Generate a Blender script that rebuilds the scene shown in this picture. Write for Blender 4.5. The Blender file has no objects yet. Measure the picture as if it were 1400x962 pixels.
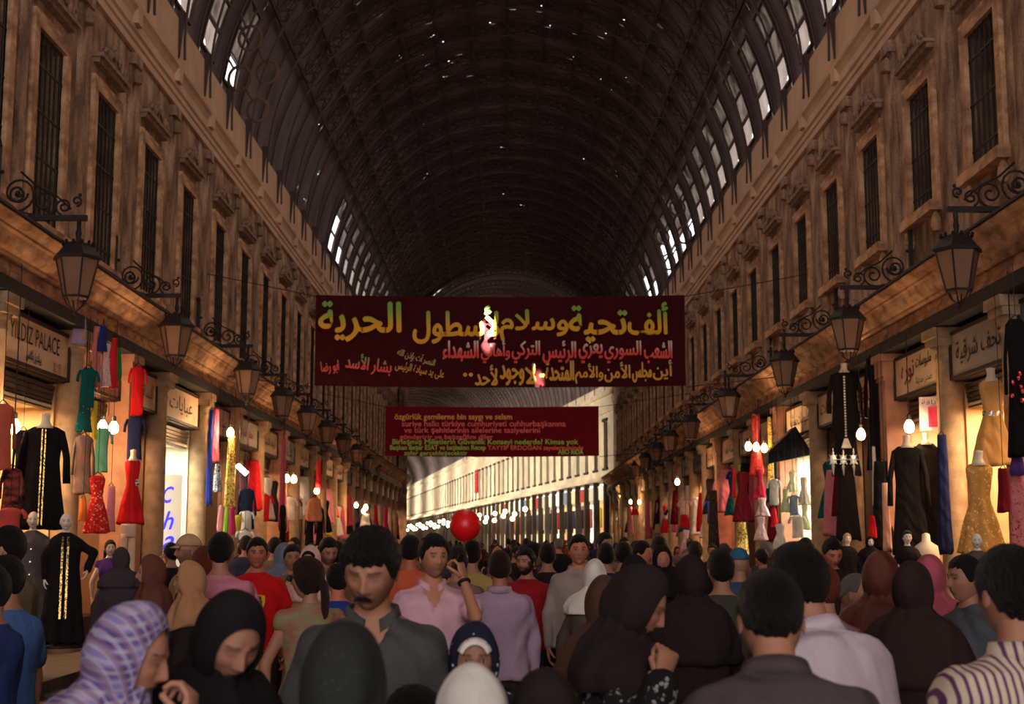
import bpy, math, random, unicodedata
import numpy as np
from mathutils import Vector, Matrix
random.seed(7); RNG = np.random.RandomState(7)
S = bpy.context.scene; COL = S.collection; PI = math.pi
# ---------------- camera, world, exposure, large lights ----------------
FPX = 1900.0; PITCH = math.atan(259/1900); EYE = 1.70; YAW = math.atan(7/1900*math.cos(PITCH))
cd = bpy.data.cameras.new('camera'); cam = bpy.data.objects.new('camera', cd); COL.objects.link(cam); S.camera = cam
cd.sensor_width = 36; cd.lens = FPX/1400*36; cd.clip_end = 900; cd.clip_start = .1
cam.location = (0, 0, EYE); cam.rotation_euler = (PI/2+PITCH, 0, -YAW)
cd.dof.use_dof = True; cd.dof.focus_distance = 9.5; cd.dof.aperture_fstop = 4.5
S.view_settings.view_transform = 'Standard'; S.view_settings.look = 'None'
S.view_settings.exposure = 0.08; S.view_settings.gamma = 1.0; S.view_settings.use_curve_mapping = False
w = bpy.data.worlds.new('world'); S.world = w; w.use_nodes = True
w.node_tree.nodes['Background'].inputs[0].default_value = (.95, .97, 1.0, 1)
w.node_tree.nodes['Background'].inputs[1].default_value = 2.6

def lamp(name, kind, loc, power, color, size=.1, rot=(0, 0, 0), size_y=None, angle=None, parent=None, blend=.3):
    l = bpy.data.lights.new(name, kind); l.energy = power; l.color = color
    if kind == 'AREA':
        l.size = size
        if size_y: l.shape = 'RECTANGLE'; l.size_y = size_y
    elif kind == 'SPOT': l.spot_size = angle; l.spot_blend = blend; l.shadow_soft_size = size
    else: l.shadow_soft_size = size
    o = bpy.data.objects.new(name, l); COL.objects.link(o); o.location = loc; o.rotation_euler = rot
    if parent: o.parent = parent
    return o
def aim(src, dst):
    return (Vector(dst)-Vector(src)).to_track_quat('-Z', 'Y').to_euler()
# added area lamp standing in for daylight from the street end behind the camera
lamp('entrance_fill', 'AREA', (0, -11, 8), 760, (1, .79, .64), 11, (math.radians(86), 0, 0), 11)
BEND = math.radians(8.3); BY = 88.0
for fy in (6, 18, 30, 43, 57, 72, 88, 106, 126, 150, 178, 210):  # unseen lamps added on the far left side to brighten the far facade
    x, y = -11.5, fy
    p = Vector((6.6 + x*math.cos(BEND)-y*math.sin(BEND), BY + x*math.sin(BEND)+y*math.cos(BEND), 7.5))
    q = Vector((6.6 - y*math.sin(BEND), BY + y*math.cos(BEND), 7.4))
    fl = lamp('far_facade_fill', 'AREA', p, 480+7*fy, (1, .86, .66), 3, aim(p, q), 3); fl.data.spread = math.radians(110)
for ly in (14, 24, 33, 42, 54, 68):      # added area lamps under the ridge, soft fill for walls, banners and crowd
    lamp('ridge_fill', 'AREA', (0, ly, 17.2), 155, (1, .77, .62), 5, (0, 0, 0), 8)

CM = Matrix.Translation(cam.location) @ cam.rotation_euler.to_matrix().to_4x4()
def ray(x, y):
    d = CM.to_3x3() @ Vector(((x-700)/FPX, -(y-481)/FPX, -1)); return d
def P(x, y, Y):
    d = ray(x, y); return Vector(cam.location) + d*(Y/d.y)
def PX(x, y, X):
    d = ray(x, y); return Vector(cam.location) + d*(X/d.x)
def pix(p):
    q = CM.inverted() @ Vector(p); return (700+FPX*q.x/-q.z, 481-FPX*q.y/-q.z)

# ---------------- colour and materials ----------------
def lin(c):
    return tuple(((v/255)/12.92 if v/255 <= .04045 else ((v/255+.055)/1.055)**2.4) for v in c)
_M = {}
class NT:
    def __init__(s, m):
        s.m = m; s.t = m.node_tree; s.n = s.t.nodes; s.b = s.n['Principled BSDF']; s.tc = s.n.new('ShaderNodeTexCoord')
    def new(s, k, **kw):
        n = s.n.new('ShaderNode'+k)
        for a, v in kw.items():
            if a.startswith('i_'): n.inputs[int(a[2:])].default_value = v
            else: setattr(n, a, v)
        return n
    def ln(s, a, b): s.t.links.new(a, b)
    def mp(s, scale=(1, 1, 1), rot=(0, 0, 0), co='Object'):
        m = s.new('Mapping'); m.inputs['Scale'].default_value = scale; m.inputs['Rotation'].default_value = rot
        s.ln(s.tc.outputs[co], m.inputs[0]); return m.outputs[0]
    def noise(s, scale, vec, detail=3):
        n = s.new('TexNoise'); n.inputs['Scale'].default_value = scale; n.inputs['Detail'].default_value = detail
        s.ln(vec, n.inputs['Vector']); return n.outputs[0]
    def ramp(s, fac, stops, const=False):
        r = s.new('ValToRGB'); s.ln(fac, r.inputs[0]); e = r.color_ramp.elements
        if const: r.color_ramp.interpolation = 'CONSTANT'
        while len(e) < len(stops): e.new(.5)
        for k, (p, c) in enumerate(stops): e[k].position = p; e[k].color = (*lin(c), 1)
        return r.outputs[0]
    def mix(s, fac, a, b, mode='MIX'):
        m = s.new('MixRGB', blend_type=mode)
        for k, v in ((0, fac), (1, a), (2, b)):
            if isinstance(v, (int, float)): m.inputs[k].default_value = v
            elif isinstance(v, tuple): m.inputs[k].default_value = (*v, 1)
            else: s.ln(v, m.inputs[k])
        return m.outputs[0]
    def bump(s, h, strength, dist=.02):
        b = s.new('Bump'); b.inputs['Strength'].default_value = strength; b.inputs['Distance'].default_value = dist
        s.ln(h, b.inputs['Height']); s.ln(b.outputs[0], s.b.inputs['Normal'])
    def wave(s, scale, vec, dist=0, direction='X', prof='SIN'):
        n = s.new('TexWave', bands_direction=direction, wave_profile=prof)
        n.inputs['Scale'].default_value = scale; n.inputs['Distortion'].default_value = dist; s.ln(vec, n.inputs[0]); return n.outputs[0]
def mat(name, rgb=(128, 128, 128), rough=.8, metal=0, var=.12, nscale=6, bump=.0, bscale=40, emit=None, estr=1, fn=None, spec=.3):
    if name in _M: return _M[name]
    m = bpy.data.materials.new(name); m.use_nodes = True; t = NT(m); b = t.b
    b.inputs['Roughness'].default_value = rough; b.inputs['Metallic'].default_value = metal
    b.inputs['Specular IOR Level'].default_value = spec
    c = lin(rgb); b.inputs['Base Color'].default_value = (*c, 1)
    if fn: fn(t, c)
    else:
        v = t.mp()
        if var:
            n = t.noise(nscale, v)
            f = t.new('MapRange'); f.inputs[1].default_value = .3; f.inputs[2].default_value = .7; f.inputs[3].default_value = 1-var; f.inputs[4].default_value = 1+var
            t.ln(n, f.inputs[0])
            k = t.new('Mix', data_type='RGBA', blend_type='MULTIPLY'); k.inputs[0].default_value = 1; k.inputs[6].default_value = (*c, 1)
            t.ln(f.outputs[0], k.inputs[7]); t.ln(k.outputs[2], b.inputs['Base Color'])
        if bump: t.bump(t.noise(bscale, v), bump)
    if emit:
        b.inputs['Emission Color'].default_value = (*lin(emit), 1); b.inputs['Emission Strength'].default_value = estr
    _M[name] = m; return m
def cloth(name, rgb, pat=None, rgb2=(20, 20, 20), scale=1, rough=.9):
    def fn(t, c):
        v = t.mp(); c2 = lin(rgb2); out = None
        n = t.noise(5, v)
        base = t.mix(n, tuple(x*.8 for x in c), tuple(min(1, x*1.15) for x in c))
        if pat == 'vstripe':
            wv = t.wave(12*scale, t.mp(), 0, 'X'); f = t.ramp(wv, [(0, (0, 0, 0)), (.62, (0, 0, 0)), (.8, (255, 255, 255))]); out = t.mix(f, base, c2)
        elif pat == 'hstripe':
            wv = t.wave(12*scale, t.mp(), 2, 'Z'); f = t.ramp(wv, [(0, (0, 0, 0)), (.6, (0, 0, 0)), (.7, (255, 255, 255))]); out = t.mix(f, base, c2)
        elif pat == 'plaid':
            mv = t.mp(rot=(0, .5, .6)); o = base
            for d, sc, col in (('X', 3.4, c2), ('Z', 3.4, c2), ('X', 10.2, lin((180, 170, 188))), ('Z', 10.2, lin((180, 170, 188))), ('X', 6.8, lin((120, 84, 110)))):
                f = t.ramp(t.wave(sc*scale, mv, .3, d), [(0, (0, 0, 0)), (.6, (0, 0, 0)), (.78, (200, 200, 200))]); o = t.mix(f, o, col)
            out = o
        elif pat == 'floral':
            vo = t.new('TexVoronoi'); vo.inputs['Scale'].default_value = 38*scale; t.ln(v, vo.inputs[0])
            f = t.ramp(vo.outputs[0], [(0, (255, 255, 255)), (.36, (255, 255, 255)), (.44, (0, 0, 0))])
            f2 = t.ramp(t.noise(22*scale, v), [(0, (0, 0, 0)), (.5, (0, 0, 0)), (.56, (255, 255, 255))]); f3 = t.mix(1.0, f, f2, 'MULTIPLY')
            out = t.mix(f3, base, c2)
        elif pat == 'dots':
            vo = t.new('TexVoronoi'); vo.inputs['Scale'].default_value = 24*scale; t.ln(v, vo.inputs[0])
            f = t.ramp(vo.outputs[0], [(0, (255, 255, 255)), (.13, (255, 255, 255)), (.17, (0, 0, 0))]); out = t.mix(f, base, c2)
        elif pat == 'camo':
            f = t.ramp(t.noise(14*scale, t.mp((1, 1, 2.5)), 6), [(.4, (0, 0, 0)), (.6, (255, 255, 255))]); out = t.mix(f, base, c2)
        elif pat == 'object':
            oi = t.new('ObjectInfo'); r = t.ramp(oi.outputs['Random'], [(0, (30, 26, 28)), (.2, (70, 60, 66)), (.35, (24, 22, 26)), (.5, (120, 96, 84)), (.62, (48, 50, 70)), (.74, (28, 24, 24)), (.86, (128, 118, 116)), (.94, (110, 46, 40))], True)
            out = t.mix(t.noise(5, v), r, t.mix(1.0, r, (.8, .8, .8), 'MULTIPLY'))
        else: out = base
        t.ln(out, t.b.inputs['Base Color'])
        wn = t.wave(2.2, t.mp((1.6, 1.6, .8), (.3, .5, .2)), 7, 'DIAGONAL'); h = t.mix(.55, t.noise(9, t.mp((2, 2, .9)), 3), wn); h = t.mix(.12, h, t.noise(420, v, 1)); t.bump(h, .75, .035)
    return mat(name, rgb, rough, fn=fn, spec=.15)
def sequin(name, rgb, rgb2, scale=60, rough=.25):
    def fn(t, c):
        vo = t.new('TexVoronoi'); vo.inputs['Scale'].default_value = scale; t.ln(t.mp(), vo.inputs[0])
        t.ln(t.mix(t.ramp(vo.outputs['Color'], [(.35, (0, 0, 0)), (.6, (255, 255, 255))]), c, lin(rgb2)), t.b.inputs['Base Color'])
        t.bump(vo.outputs['Color'], 1.0, .03)
    return mat(name, rgb, rough, .65, fn=fn)
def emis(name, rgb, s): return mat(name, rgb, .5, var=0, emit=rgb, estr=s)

def _stone(t, c):
    v = t.mp(); n1 = t.noise(.9, v, 6); n2 = t.noise(3.2, t.mp((1, 1, .42)), 8); n3 = t.noise(24, v, 4)
    a = t.ramp(n1, [(.3, (150, 122, 104)), (.5, (202, 168, 142)), (.7, (232, 200, 170))])
    st = t.ramp(n2, [(.40, (128, 118, 110)), (.52, (214, 206, 198)), (.7, (252, 252, 252))])
    o = t.mix(.75, a, st, 'MULTIPLY'); o = t.mix(.35, o, t.ramp(n3, [(.35, (120, 120, 120)), (.6, (255, 255, 255))]), 'MULTIPLY')
    t.ln(o, t.b.inputs['Base Color']); t.bump(n3, .5, .03)
STONE = mat('aged_stone_plaster', (150, 120, 96), .92, fn=_stone)
def _stone2(t, c):
    v = t.mp(); n1 = t.noise(1.8, t.mp((1, .8, 1.4)), 7); n2 = t.noise(4.5, t.mp((1, .75, 1.2)), 8)
    o = t.mix(.6, t.ramp(n1, [(.35, (168, 124, 94)), (.65, (236, 186, 144))]), t.ramp(n2, [(.36, (130, 116, 104)), (.52, (250, 250, 250))]), 'MULTIPLY')
    t.ln(o, t.b.inputs['Base Color']); t.bump(n2, .5, .03)
FRIEZE = mat('ochre_frieze_plaster', (180, 140, 105), .9, fn=_stone2)
PALE = mat('pale_parapet_plaster', (208, 174, 146), .92, var=.14, nscale=1.3, bump=.2, bscale=12)
COLM = mat('column_stone', (176, 146, 112), .85, var=.25, nscale=5, bump=.3, bscale=25)
BEAM = mat('dark_painted_beam', (58, 54, 50), .7, var=.2)
IRON = mat('wrought_iron', (42, 34, 31), .6, .2, var=.1)
RIBM = mat('dark_roof_iron', (74, 57, 54), .6, .2, var=.2, nscale=3)
SHEET = mat('sooty_roof_sheet', (104, 92, 96), .85, var=.35, nscale=.8, bump=.3, bscale=9)
DARKWIN = mat('dark_window_void', (66, 54, 47), .35, var=.3, nscale=2)
SHUT = mat('weathered_shutter_wood', (66, 52, 44), .8, var=.25, nscale=9, bump=.3)
GLASSL = mat('frosted_lantern_glass', (132, 98, 76), .3, var=.08)
WOODD = mat('dark_wood', (56, 38, 28), .6, var=.3, nscale=5)
CORD = mat('black_cord', (20, 18, 18), .6, var=0)
def _dirty(t, c, op=.5):
    tr = t.new('BsdfTransparent'); tr.inputs[0].default_value = (1, .80, .66, 1); mx = t.new('MixShader'); out = [n for n in t.n if n.type == 'OUTPUT_MATERIAL'][0]
    f = t.new('MapRange'); f.inputs[1].default_value = .3; f.inputs[2].default_value = .7; f.inputs[3].default_value = op-.05; f.inputs[4].default_value = op+.045
    t.ln(t.noise(2.2, t.mp(), 4), f.inputs[0]); t.ln(f.outputs[0], mx.inputs[0]); t.ln(tr.outputs[0], mx.inputs[1]); t.ln(t.b.outputs[0], mx.inputs[2]); t.ln(mx.outputs[0], out.inputs[0])
PANE1 = mat('dusty_roof_glass', (120, 104, 90), .6, fn=lambda t, c: _dirty(t, c, .945))
PANE2 = mat('grimy_roof_glass', (90, 80, 72), .6, fn=lambda t, c: _dirty(t, c, .975))
PANE0 = mat('milky_roof_glass', (130, 112, 96), .6, fn=lambda t, c: _dirty(t, c, .84))

# ---------------- mesh helpers ----------------
class G:
    def __init__(s): s.V = []; s.F = []; s.M = []; s.C = []; s.n = 0
    def add(s, v, f, mi=0, col=None):
        v = np.asarray(v, float); s.V.append(v)
        for a in f: s.F.append(tuple(i+s.n for i in a)); s.M.append(mi)
        s.C.append(np.tile(col if col is not None else (1, 1, 1), (len(v), 1)) if col is None or np.ndim(col) == 1 else np.asarray(col))
        s.n += len(v); return s
    def box(s, c, d, rot=None, mi=0):
        v = np.array([(x, y, z) for x in (-.5, .5) for y in (-.5, .5) for z in (-.5, .5)])*np.array(d)
        if rot is not None: v = v @ np.array(Matrix(rot)).T if not isinstance(rot, (int, float)) else v @ np.array(Matrix.Rotation(rot, 3, 'Z')).T
        return s.add(v+np.array(c), [(0, 1, 3, 2), (4, 6, 7, 5), (0, 4, 5, 1), (2, 3, 7, 6), (0, 2, 6, 4), (1, 5, 7, 3)], mi)
    def b2(s, lo, hi, mi=0):
        lo = np.array(lo); hi = np.array(hi); return s.box((lo+hi)/2, np.abs(hi-lo), None, mi)
    def loft(s, rings, caps=True, mi=0, col=None, closed=True):
        k = len(rings[0]); n = len(rings); v = np.concatenate([np.asarray(r, float) for r in rings]); f = []
        for i in range(n-1):
            for j in range(k if closed else k-1):
                a = i*k+j; b = i*k+(j+1) % k; f.append((a, b, b+k, a+k))
        if caps: f.append(tuple(reversed(range(k)))); f.append(tuple(range((n-1)*k, n*k)))
        return s.add(v, f, mi, col)
    def tube(s, pts, r, n=6, mi=0, caps=True, flat=1.0, col=None):
        pts = [Vector(p) for p in pts]; rr = r if hasattr(r, '__len__') else [r]*len(pts); rings = []; up = None
        for i, p in enumerate(pts):
            d = (pts[min(i+1, len(pts)-1)]-pts[max(i-1, 0)])
            d = d.normalized() if d.length > 1e-9 else Vector((0, 0, 1))
            if up is None: up = d.orthogonal().normalized()
            u = (up-d*up.dot(d)); u = u.normalized() if u.length > 1e-6 else d.orthogonal().normalized(); up = u; w_ = d.cross(u)
            rings.append([p+u*math.cos(a)*rr[i]+w_*math.sin(a)*rr[i]*flat for a in np.linspace(0, 2*PI, n, endpoint=False)])
        return s.loft(rings, caps, mi, col)
    def caps(s, p0, p1, r0, r1, n=10, mi=0, col=None):
        p0 = Vector(p0); p1 = Vector(p1); d = (p1-p0).normalized(); pts = []; rr = []
        for a in (80, 50, 20): pts.append(p0-d*r0*math.sin(math.radians(a))); rr.append(r0*math.cos(math.radians(a)))
        for t in (0, .33, .66, 1): pts.append(p0.lerp(p1, t)); rr.append(r0+(r1-r0)*t)
        for a in (20, 50, 80): pts.append(p1+d*r1*math.sin(math.radians(a))); rr.append(r1*math.cos(math.radians(a)))
        return s.tube(pts, rr, n, mi, True, 1, col)
    def sph(s, c, r, nu=12, nv=8, mi=0, col=None, R=None):
        rings = []
        for i in range(nv+1):
            th = .02+(PI-.04)*i/nv
            rings.append([(math.sin(th)*math.cos(a), math.sin(th)*math.sin(a), -math.cos(th)) for a in np.linspace(0, 2*PI, nu, endpoint=False)])
        R3 = np.array(R) if R is not None else np.eye(3); r = np.array(r if hasattr(r, '__len__') else (r, r, r))
        return s.loft([(np.array(q)*r) @ R3.T+np.array(c) for q in rings], True, mi, col)
    def lathe(s, prof, c=(0, 0, 0), n=12, mi=0):
        return s.loft([[(c[0]+r*math.cos(a), c[1]+r*math.sin(a), c[2]+z) for a in np.linspace(0, 2*PI, n, endpoint=False)] for r, z in prof], True, mi)
    def extrude_y(s, prof, y0, y1, mi=0):   # prof: list of (x,z), closed polygon
        return s.loft([[(x, y0, z) for x, z in prof], [(x, y1, z) for x, z in prof]], True, mi)
    def grid(s, f, nu, nv, mi=0):
        v = [f(i/nu, j/nv) for j in range(nv+1) for i in range(nu+1)]; k = nu+1
        return s.add(v, [(j*k+i, j*k+i+1, j*k+i+1+k, j*k+i+k) for j in range(nv) for i in range(nu)], mi)
    def arr(s): return np.concatenate(s.V), s.F
    def mesh(s, name, mats, smooth=False, colors=False):
        me = bpy.data.meshes.new(name); me.from_pydata(np.concatenate(s.V).tolist(), [], s.F)
        for m in (mats if isinstance(mats, (list, tuple)) else [mats]): me.materials.append(m)
        if len(me.materials) > 1: me.polygons.foreach_set('material_index', s.M)
        if smooth: me.polygons.foreach_set('use_smooth', [True]*len(me.polygons))
        if colors:
            at = me.color_attributes.new('Col', 'FLOAT_COLOR', 'POINT'); c = np.concatenate(s.C); c = np.hstack([c, np.ones((len(c), 1))])
            at.data.foreach_set('color', c.astype(np.float32).ravel())
        me.update(); return me
def link(name, me, parent=None):
    o = bpy.data.objects.new(name, me); COL.objects.link(o)
    if parent: o.parent = parent
    return o
def obj(name, g, mats, parent=None, smooth=False, colors=False): return link(name, g.mesh(name, mats, smooth, colors), parent)
def tag(o, label, cat, group=None, kind=None):
    if label: o['label'] = label
    if cat: o['category'] = cat
    if group: o['group'] = group
    if kind: o['kind'] = kind
    return o
def struct(o): o['kind'] = 'structure'; return o
def thing(name, label, cat, loc=(0, 0, 0), rz=0, group=None):
    o = bpy.data.objects.new(name, None); COL.objects.link(o); o.location = loc; o.rotation_euler = (0, 0, rz); o.empty_display_size = .1
    return tag(o, label, cat, group)
def copy_tree(o, parent=None):
    c = o.copy(); COL.objects.link(c)
    if parent: c.parent = parent
    for ch in list(o.children): copy_tree(ch, c)
    return c
WORK = bpy.data.scenes.new('workbench')      # an empty scene in which modifiers and text are evaluated quickly
def remesh(g, voxel, smooth=2):
    me = g.mesh('tmp', []); o = bpy.data.objects.new('tmp', me); WORK.collection.objects.link(o)
    m = o.modifiers.new('r', 'REMESH'); m.mode = 'VOXEL'; m.voxel_size = voxel
    if smooth: q = o.modifiers.new('s', 'SMOOTH'); q.iterations = smooth; q.factor = .5
    WORK.view_layers[0].update(); dg = WORK.view_layers[0].depsgraph; ev = o.evaluated_get(dg); em = ev.to_mesh()
    v = np.empty(len(em.vertices)*3, np.float32); em.vertices.foreach_get('co', v); v = v.reshape(-1, 3).astype(float)
    f = [tuple(p.vertices) for p in em.polygons]; nr = np.empty(len(v)*3, np.float32); em.vertices.foreach_get('normal', nr)
    ev.to_mesh_clear(); bpy.data.objects.remove(o); bpy.data.meshes.remove(me)
    return v, f, nr.reshape(-1, 3).astype(float)
def wob(v, seed=0, freq=(9, 9, 3), n=4):
    r = np.random.RandomState(seed); out = np.zeros(len(v))
    for _ in range(n):
        k = r.normal(size=3)*np.array(freq); out += np.sin(v @ k+r.uniform(0, 6.28))
    return out/n

# ---------------- lettering ----------------
_T = {}
for cp in range(0xFE70, 0xFEFD):
    d = unicodedata.decomposition(chr(cp)).split()
    if len(d) == 2: _T.setdefault(chr(int(d[1], 16)), {})[d[0]] = chr(cp)
    if len(d) == 3: _T[(chr(int(d[1], 16)), chr(int(d[2], 16)), d[0])] = chr(cp)
def arab(s):
    out = []; i = 0; prev = False
    while i < len(s):
        c = s[i]
        if c == 'ل' and i+1 < len(s) and (c, s[i+1], '<isolated>') in _T:
            out.append(_T[(c, s[i+1], '<final>' if prev else '<isolated>')]); prev = False; i += 2; continue
        if c in _T:
            t = _T[c]; nx = s[i+1] if i+1 < len(s) else ' '; j = nx in _T and len(_T[nx]) > 1 and '<initial>' in t
            out.append(t.get('<medial>' if prev else '<initial>', t['<isolated>']) if j else t.get('<final>' if prev else '<isolated>', t['<isolated>'])); prev = j
        else: out.append(c); prev = False
        i += 1
    return ''.join(reversed(out))
def lettering(text, w_, h_, mt, parent, M, bold=.012, name='lettering', depth=.01, shear=0):
    """text fitted in w x h, in the x-z plane, centred on the origin, facing -y, then placed by matrix M"""
    cu = bpy.data.curves.new('t', 'FONT'); cu.body = text; cu.size = 1; cu.offset = 0; cu.shear = shear; cu.resolution_u = 3
    o = bpy.data.objects.new('t', cu); WORK.collection.objects.link(o); WORK.view_layers[0].update(); dg = WORK.view_layers[0].depsgraph; em = o.evaluated_get(dg).to_mesh()
    v = np.empty(len(em.vertices)*3, np.float32); em.vertices.foreach_get('co', v); v = v.reshape(-1, 3); f = [tuple(p.vertices) for p in em.polygons]
    o.evaluated_get(dg).to_mesh_clear(); bpy.data.objects.remove(o); bpy.data.curves.remove(cu)
    lo = v.min(0); hi = v.max(0); c = (lo+hi)/2; sx = w_/max(1e-6, hi[0]-lo[0]); sy = h_/max(1e-6, hi[1]-lo[1])
    u = np.stack([(v[:, 0]-c[0])*sx, np.zeros(len(v)), (v[:, 1]-c[1])*sy], 1)
    g = G(); b_ = bold*.75*sy
    for k, (a, c_) in enumerate([(0, 0), (1, 0), (-1, 0), (0, 1), (0, -1)] if bold > .012 else [(0, 0)]): g.add(u+np.array((a*b_, -.0004*k, c_*b_)), f)
    me = g.mesh(name, mt); me.transform(M)
    return link(name, me, parent)
# ================= the street and the walls =================
W = 6.6
g = G(); g.b2((-9.4, -14, -.25), (9.4, 92, -.04)); floor = struct(obj('floor', g, mat('street_bedding', (44, 38, 36), .9)))
SLABM = [mat('paving_slab_%d' % i, c, .55, var=.3, nscale=3, bump=.25, bscale=14) for i, c in enumerate([(74, 64, 58), (62, 54, 50), (86, 74, 66)])]
slabs = []
for i in range(3):
    g = G(); g.loft([[(-.49, -.29, -.04), (.49, -.29, -.04), (.49, .29, -.04), (-.49, .29, -.04)], [(-.485, -.285, -.005), (.485, -.285, -.005), (.485, .285, -.005), (-.485, .285, -.005)], [(-.47, -.27, 0), (.47, -.27, 0), (.47, .27, 0), (-.47, .27, 0)]])
    slabs.append(g.mesh('paving_slab', SLABM[i]))
for j in range(29):
    for i in range(10):
        o = link('paving_slab', slabs[RNG.randint(3)], floor); o.location = (-4.5+i+(.5 if j % 2 else 0)-.25, 4.3+j*.6, RNG.uniform(-.006, .004))
g = G(); rs = np.random.RandomState(3)
for j in range(118):
    for i in range(10):
        x = -4.75+i+(.5 if j % 2 else 0); y = 21.7+j*.6; g.b2((x-.485, y-.285, -.04), (x+.485, y+.285, rs.uniform(-.01, .0)))
o = obj('paving_slab_field', g, SLABM[0], floor); o['kind'] = 'stuff'
for sx, nm in ((-1, 'left'), (1, 'right')):     # raised pavement strips under the shops
    g = G(); g.b2((sx*5.2, -14, -.05), (sx*9.2, 88, .14)); struct(obj('trim_1' if sx < 0 else 'trim_2', g, mat('grimy_kerb_stone', (66, 54, 46), .8, var=.3, nscale=3)))

WINY = {-1: [13.9, 17.0, 19.3, 22.1, 25.0, 28.0, 31.2]+[31.2+3.05*k for k in range(1, 18)],
        1: [12.6, 15.7, 18.5, 21.4, 24.4, 27.4, 30.3]+[30.3+3.05*k for k in range(1, 18)]}
COLY = {-1: [14.4, 17.1, 20.3, 23.0, 25.4, 28.9, 32.2, 35.8]+[35.8+3.1*k for k in range(1, 17)],
        1: [14.3, 17.3, 20.0, 22.9, 25.8, 28.6, 31.9, 35.1, 38.3, 41.5, 44.6]+[44.6+3.1*k for k in range(1, 14)]}
Y0, Y1 = -14.0, 86.0
ZW0, ZW1, ZTOP = 6.85, 8.85, 12.05
# shared window meshes (built for the left wall, facing +x; mirrored by a half turn for the right)
HW = .60
def window_meshes(ZW0):
    g = G()                                                       # stone surround
    for s in (-1, 1): g.b2((-.02, s*HW, ZW0), (.07, s*(HW+.20), ZW1+.22))
    g.b2((-.02, -HW, ZW1), (.07, HW, ZW1+.22)); g.b2((-.05, -HW-.24, ZW0-.16), (.18, HW+.24, ZW0))
    for s in (-1, 1): g.lathe([(.05, 0), (.09, .08), (.07, .2), (.03, .3)], (.05, s*(HW+.08), ZW0-.46), 8)
    me_sur = g.mesh('stone_surround', FRIEZE)
    g = G()                                                       # scrolled pediment above a sloping hood
    g.b2((0, -HW-.22, ZW1+.50), (.18, HW+.22, ZW1+.56)); g.b2((0, -HW-.18, ZW1+.42), (.12, HW+.18, ZW1+.50))
    n = 14; arc = []
    for i in range(n+1):
        t = i/n; y = -HW*.95+2*HW*.95*t; z = ZW1+.54+.36*math.sin(PI*t)**.8+.03*math.cos(6*PI*t); arc.append((y, z))
    g.loft([[(.02, y, ZW1+.5), (.02, y, z), (.12, y, z), (.12, y, ZW1+.5)] for y, z in arc])
    for k in range(5):
        a = PI*(k+.5)/5; g.sph((.15, -math.cos(a)*HW*.62, ZW1+.62+.16*math.sin(a)), (.04, .08, .10), 8, 5)
    g.sph((.12, 0, ZW1+.90), (.05, .1, .07), 8, 5)
    for s in (-1, 1): g.tube([(.16, s*(HW*.9+.1*math.cos(a)*(1-a/9)), ZW1+.62+.1*math.sin(a)*(1-a/9)) for a in np.linspace(0, 6, 12)], .03, 5)
    me_ped = g.mesh('pediment', mat('sooty_carved_stone', (150, 122, 104), .92, var=.35, nscale=7, bump=.5, bscale=30))
    g = G()
    for k in range(6): y = -HW+.1+k*(2*HW-.2)/5; g.tube([(.0, y, ZW0), (.0, y, ZW1)], .016, 5)
    for k in range(4): z = ZW0+.3+k*.66; g.box((.0, 0, z), (.02, 2*HW, .03))
    me_gri = g.mesh('window_grille', IRON)
    g = G(); g.b2((-.46, -HW-.02, ZW0-.02), (-.42, HW+.02, ZW1+.02)); me_void = g.mesh('window_glass', DARKWIN)
    g = G()
    for s in (-1, 1):
        g.b2((-.40, s*.02, ZW0), (-.36, s*(HW-.0), ZW0+.08)); g.b2((-.40, s*.02, ZW1-.08), (-.36, s*HW, ZW1)); g.b2((-.40, s*.02, ZW0), (-.36, s*.08, ZW1)); g.b2((-.40, s*(HW-.07), ZW0), (-.36, s*HW, ZW1))
        g.b2((-.40, s*.02, 7.6), (-.36, s*HW, 7.67))
    me_fr = g.mesh('window_frame', SHUT)

    return (('stone_surround', me_sur), ('pediment', me_ped), ('window_glass', me_void), ('window_frame', me_fr), ('window_grille', me_gri))
WME = {1: window_meshes(6.85), -1: window_meshes(6.1)}
wn = 0
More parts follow.
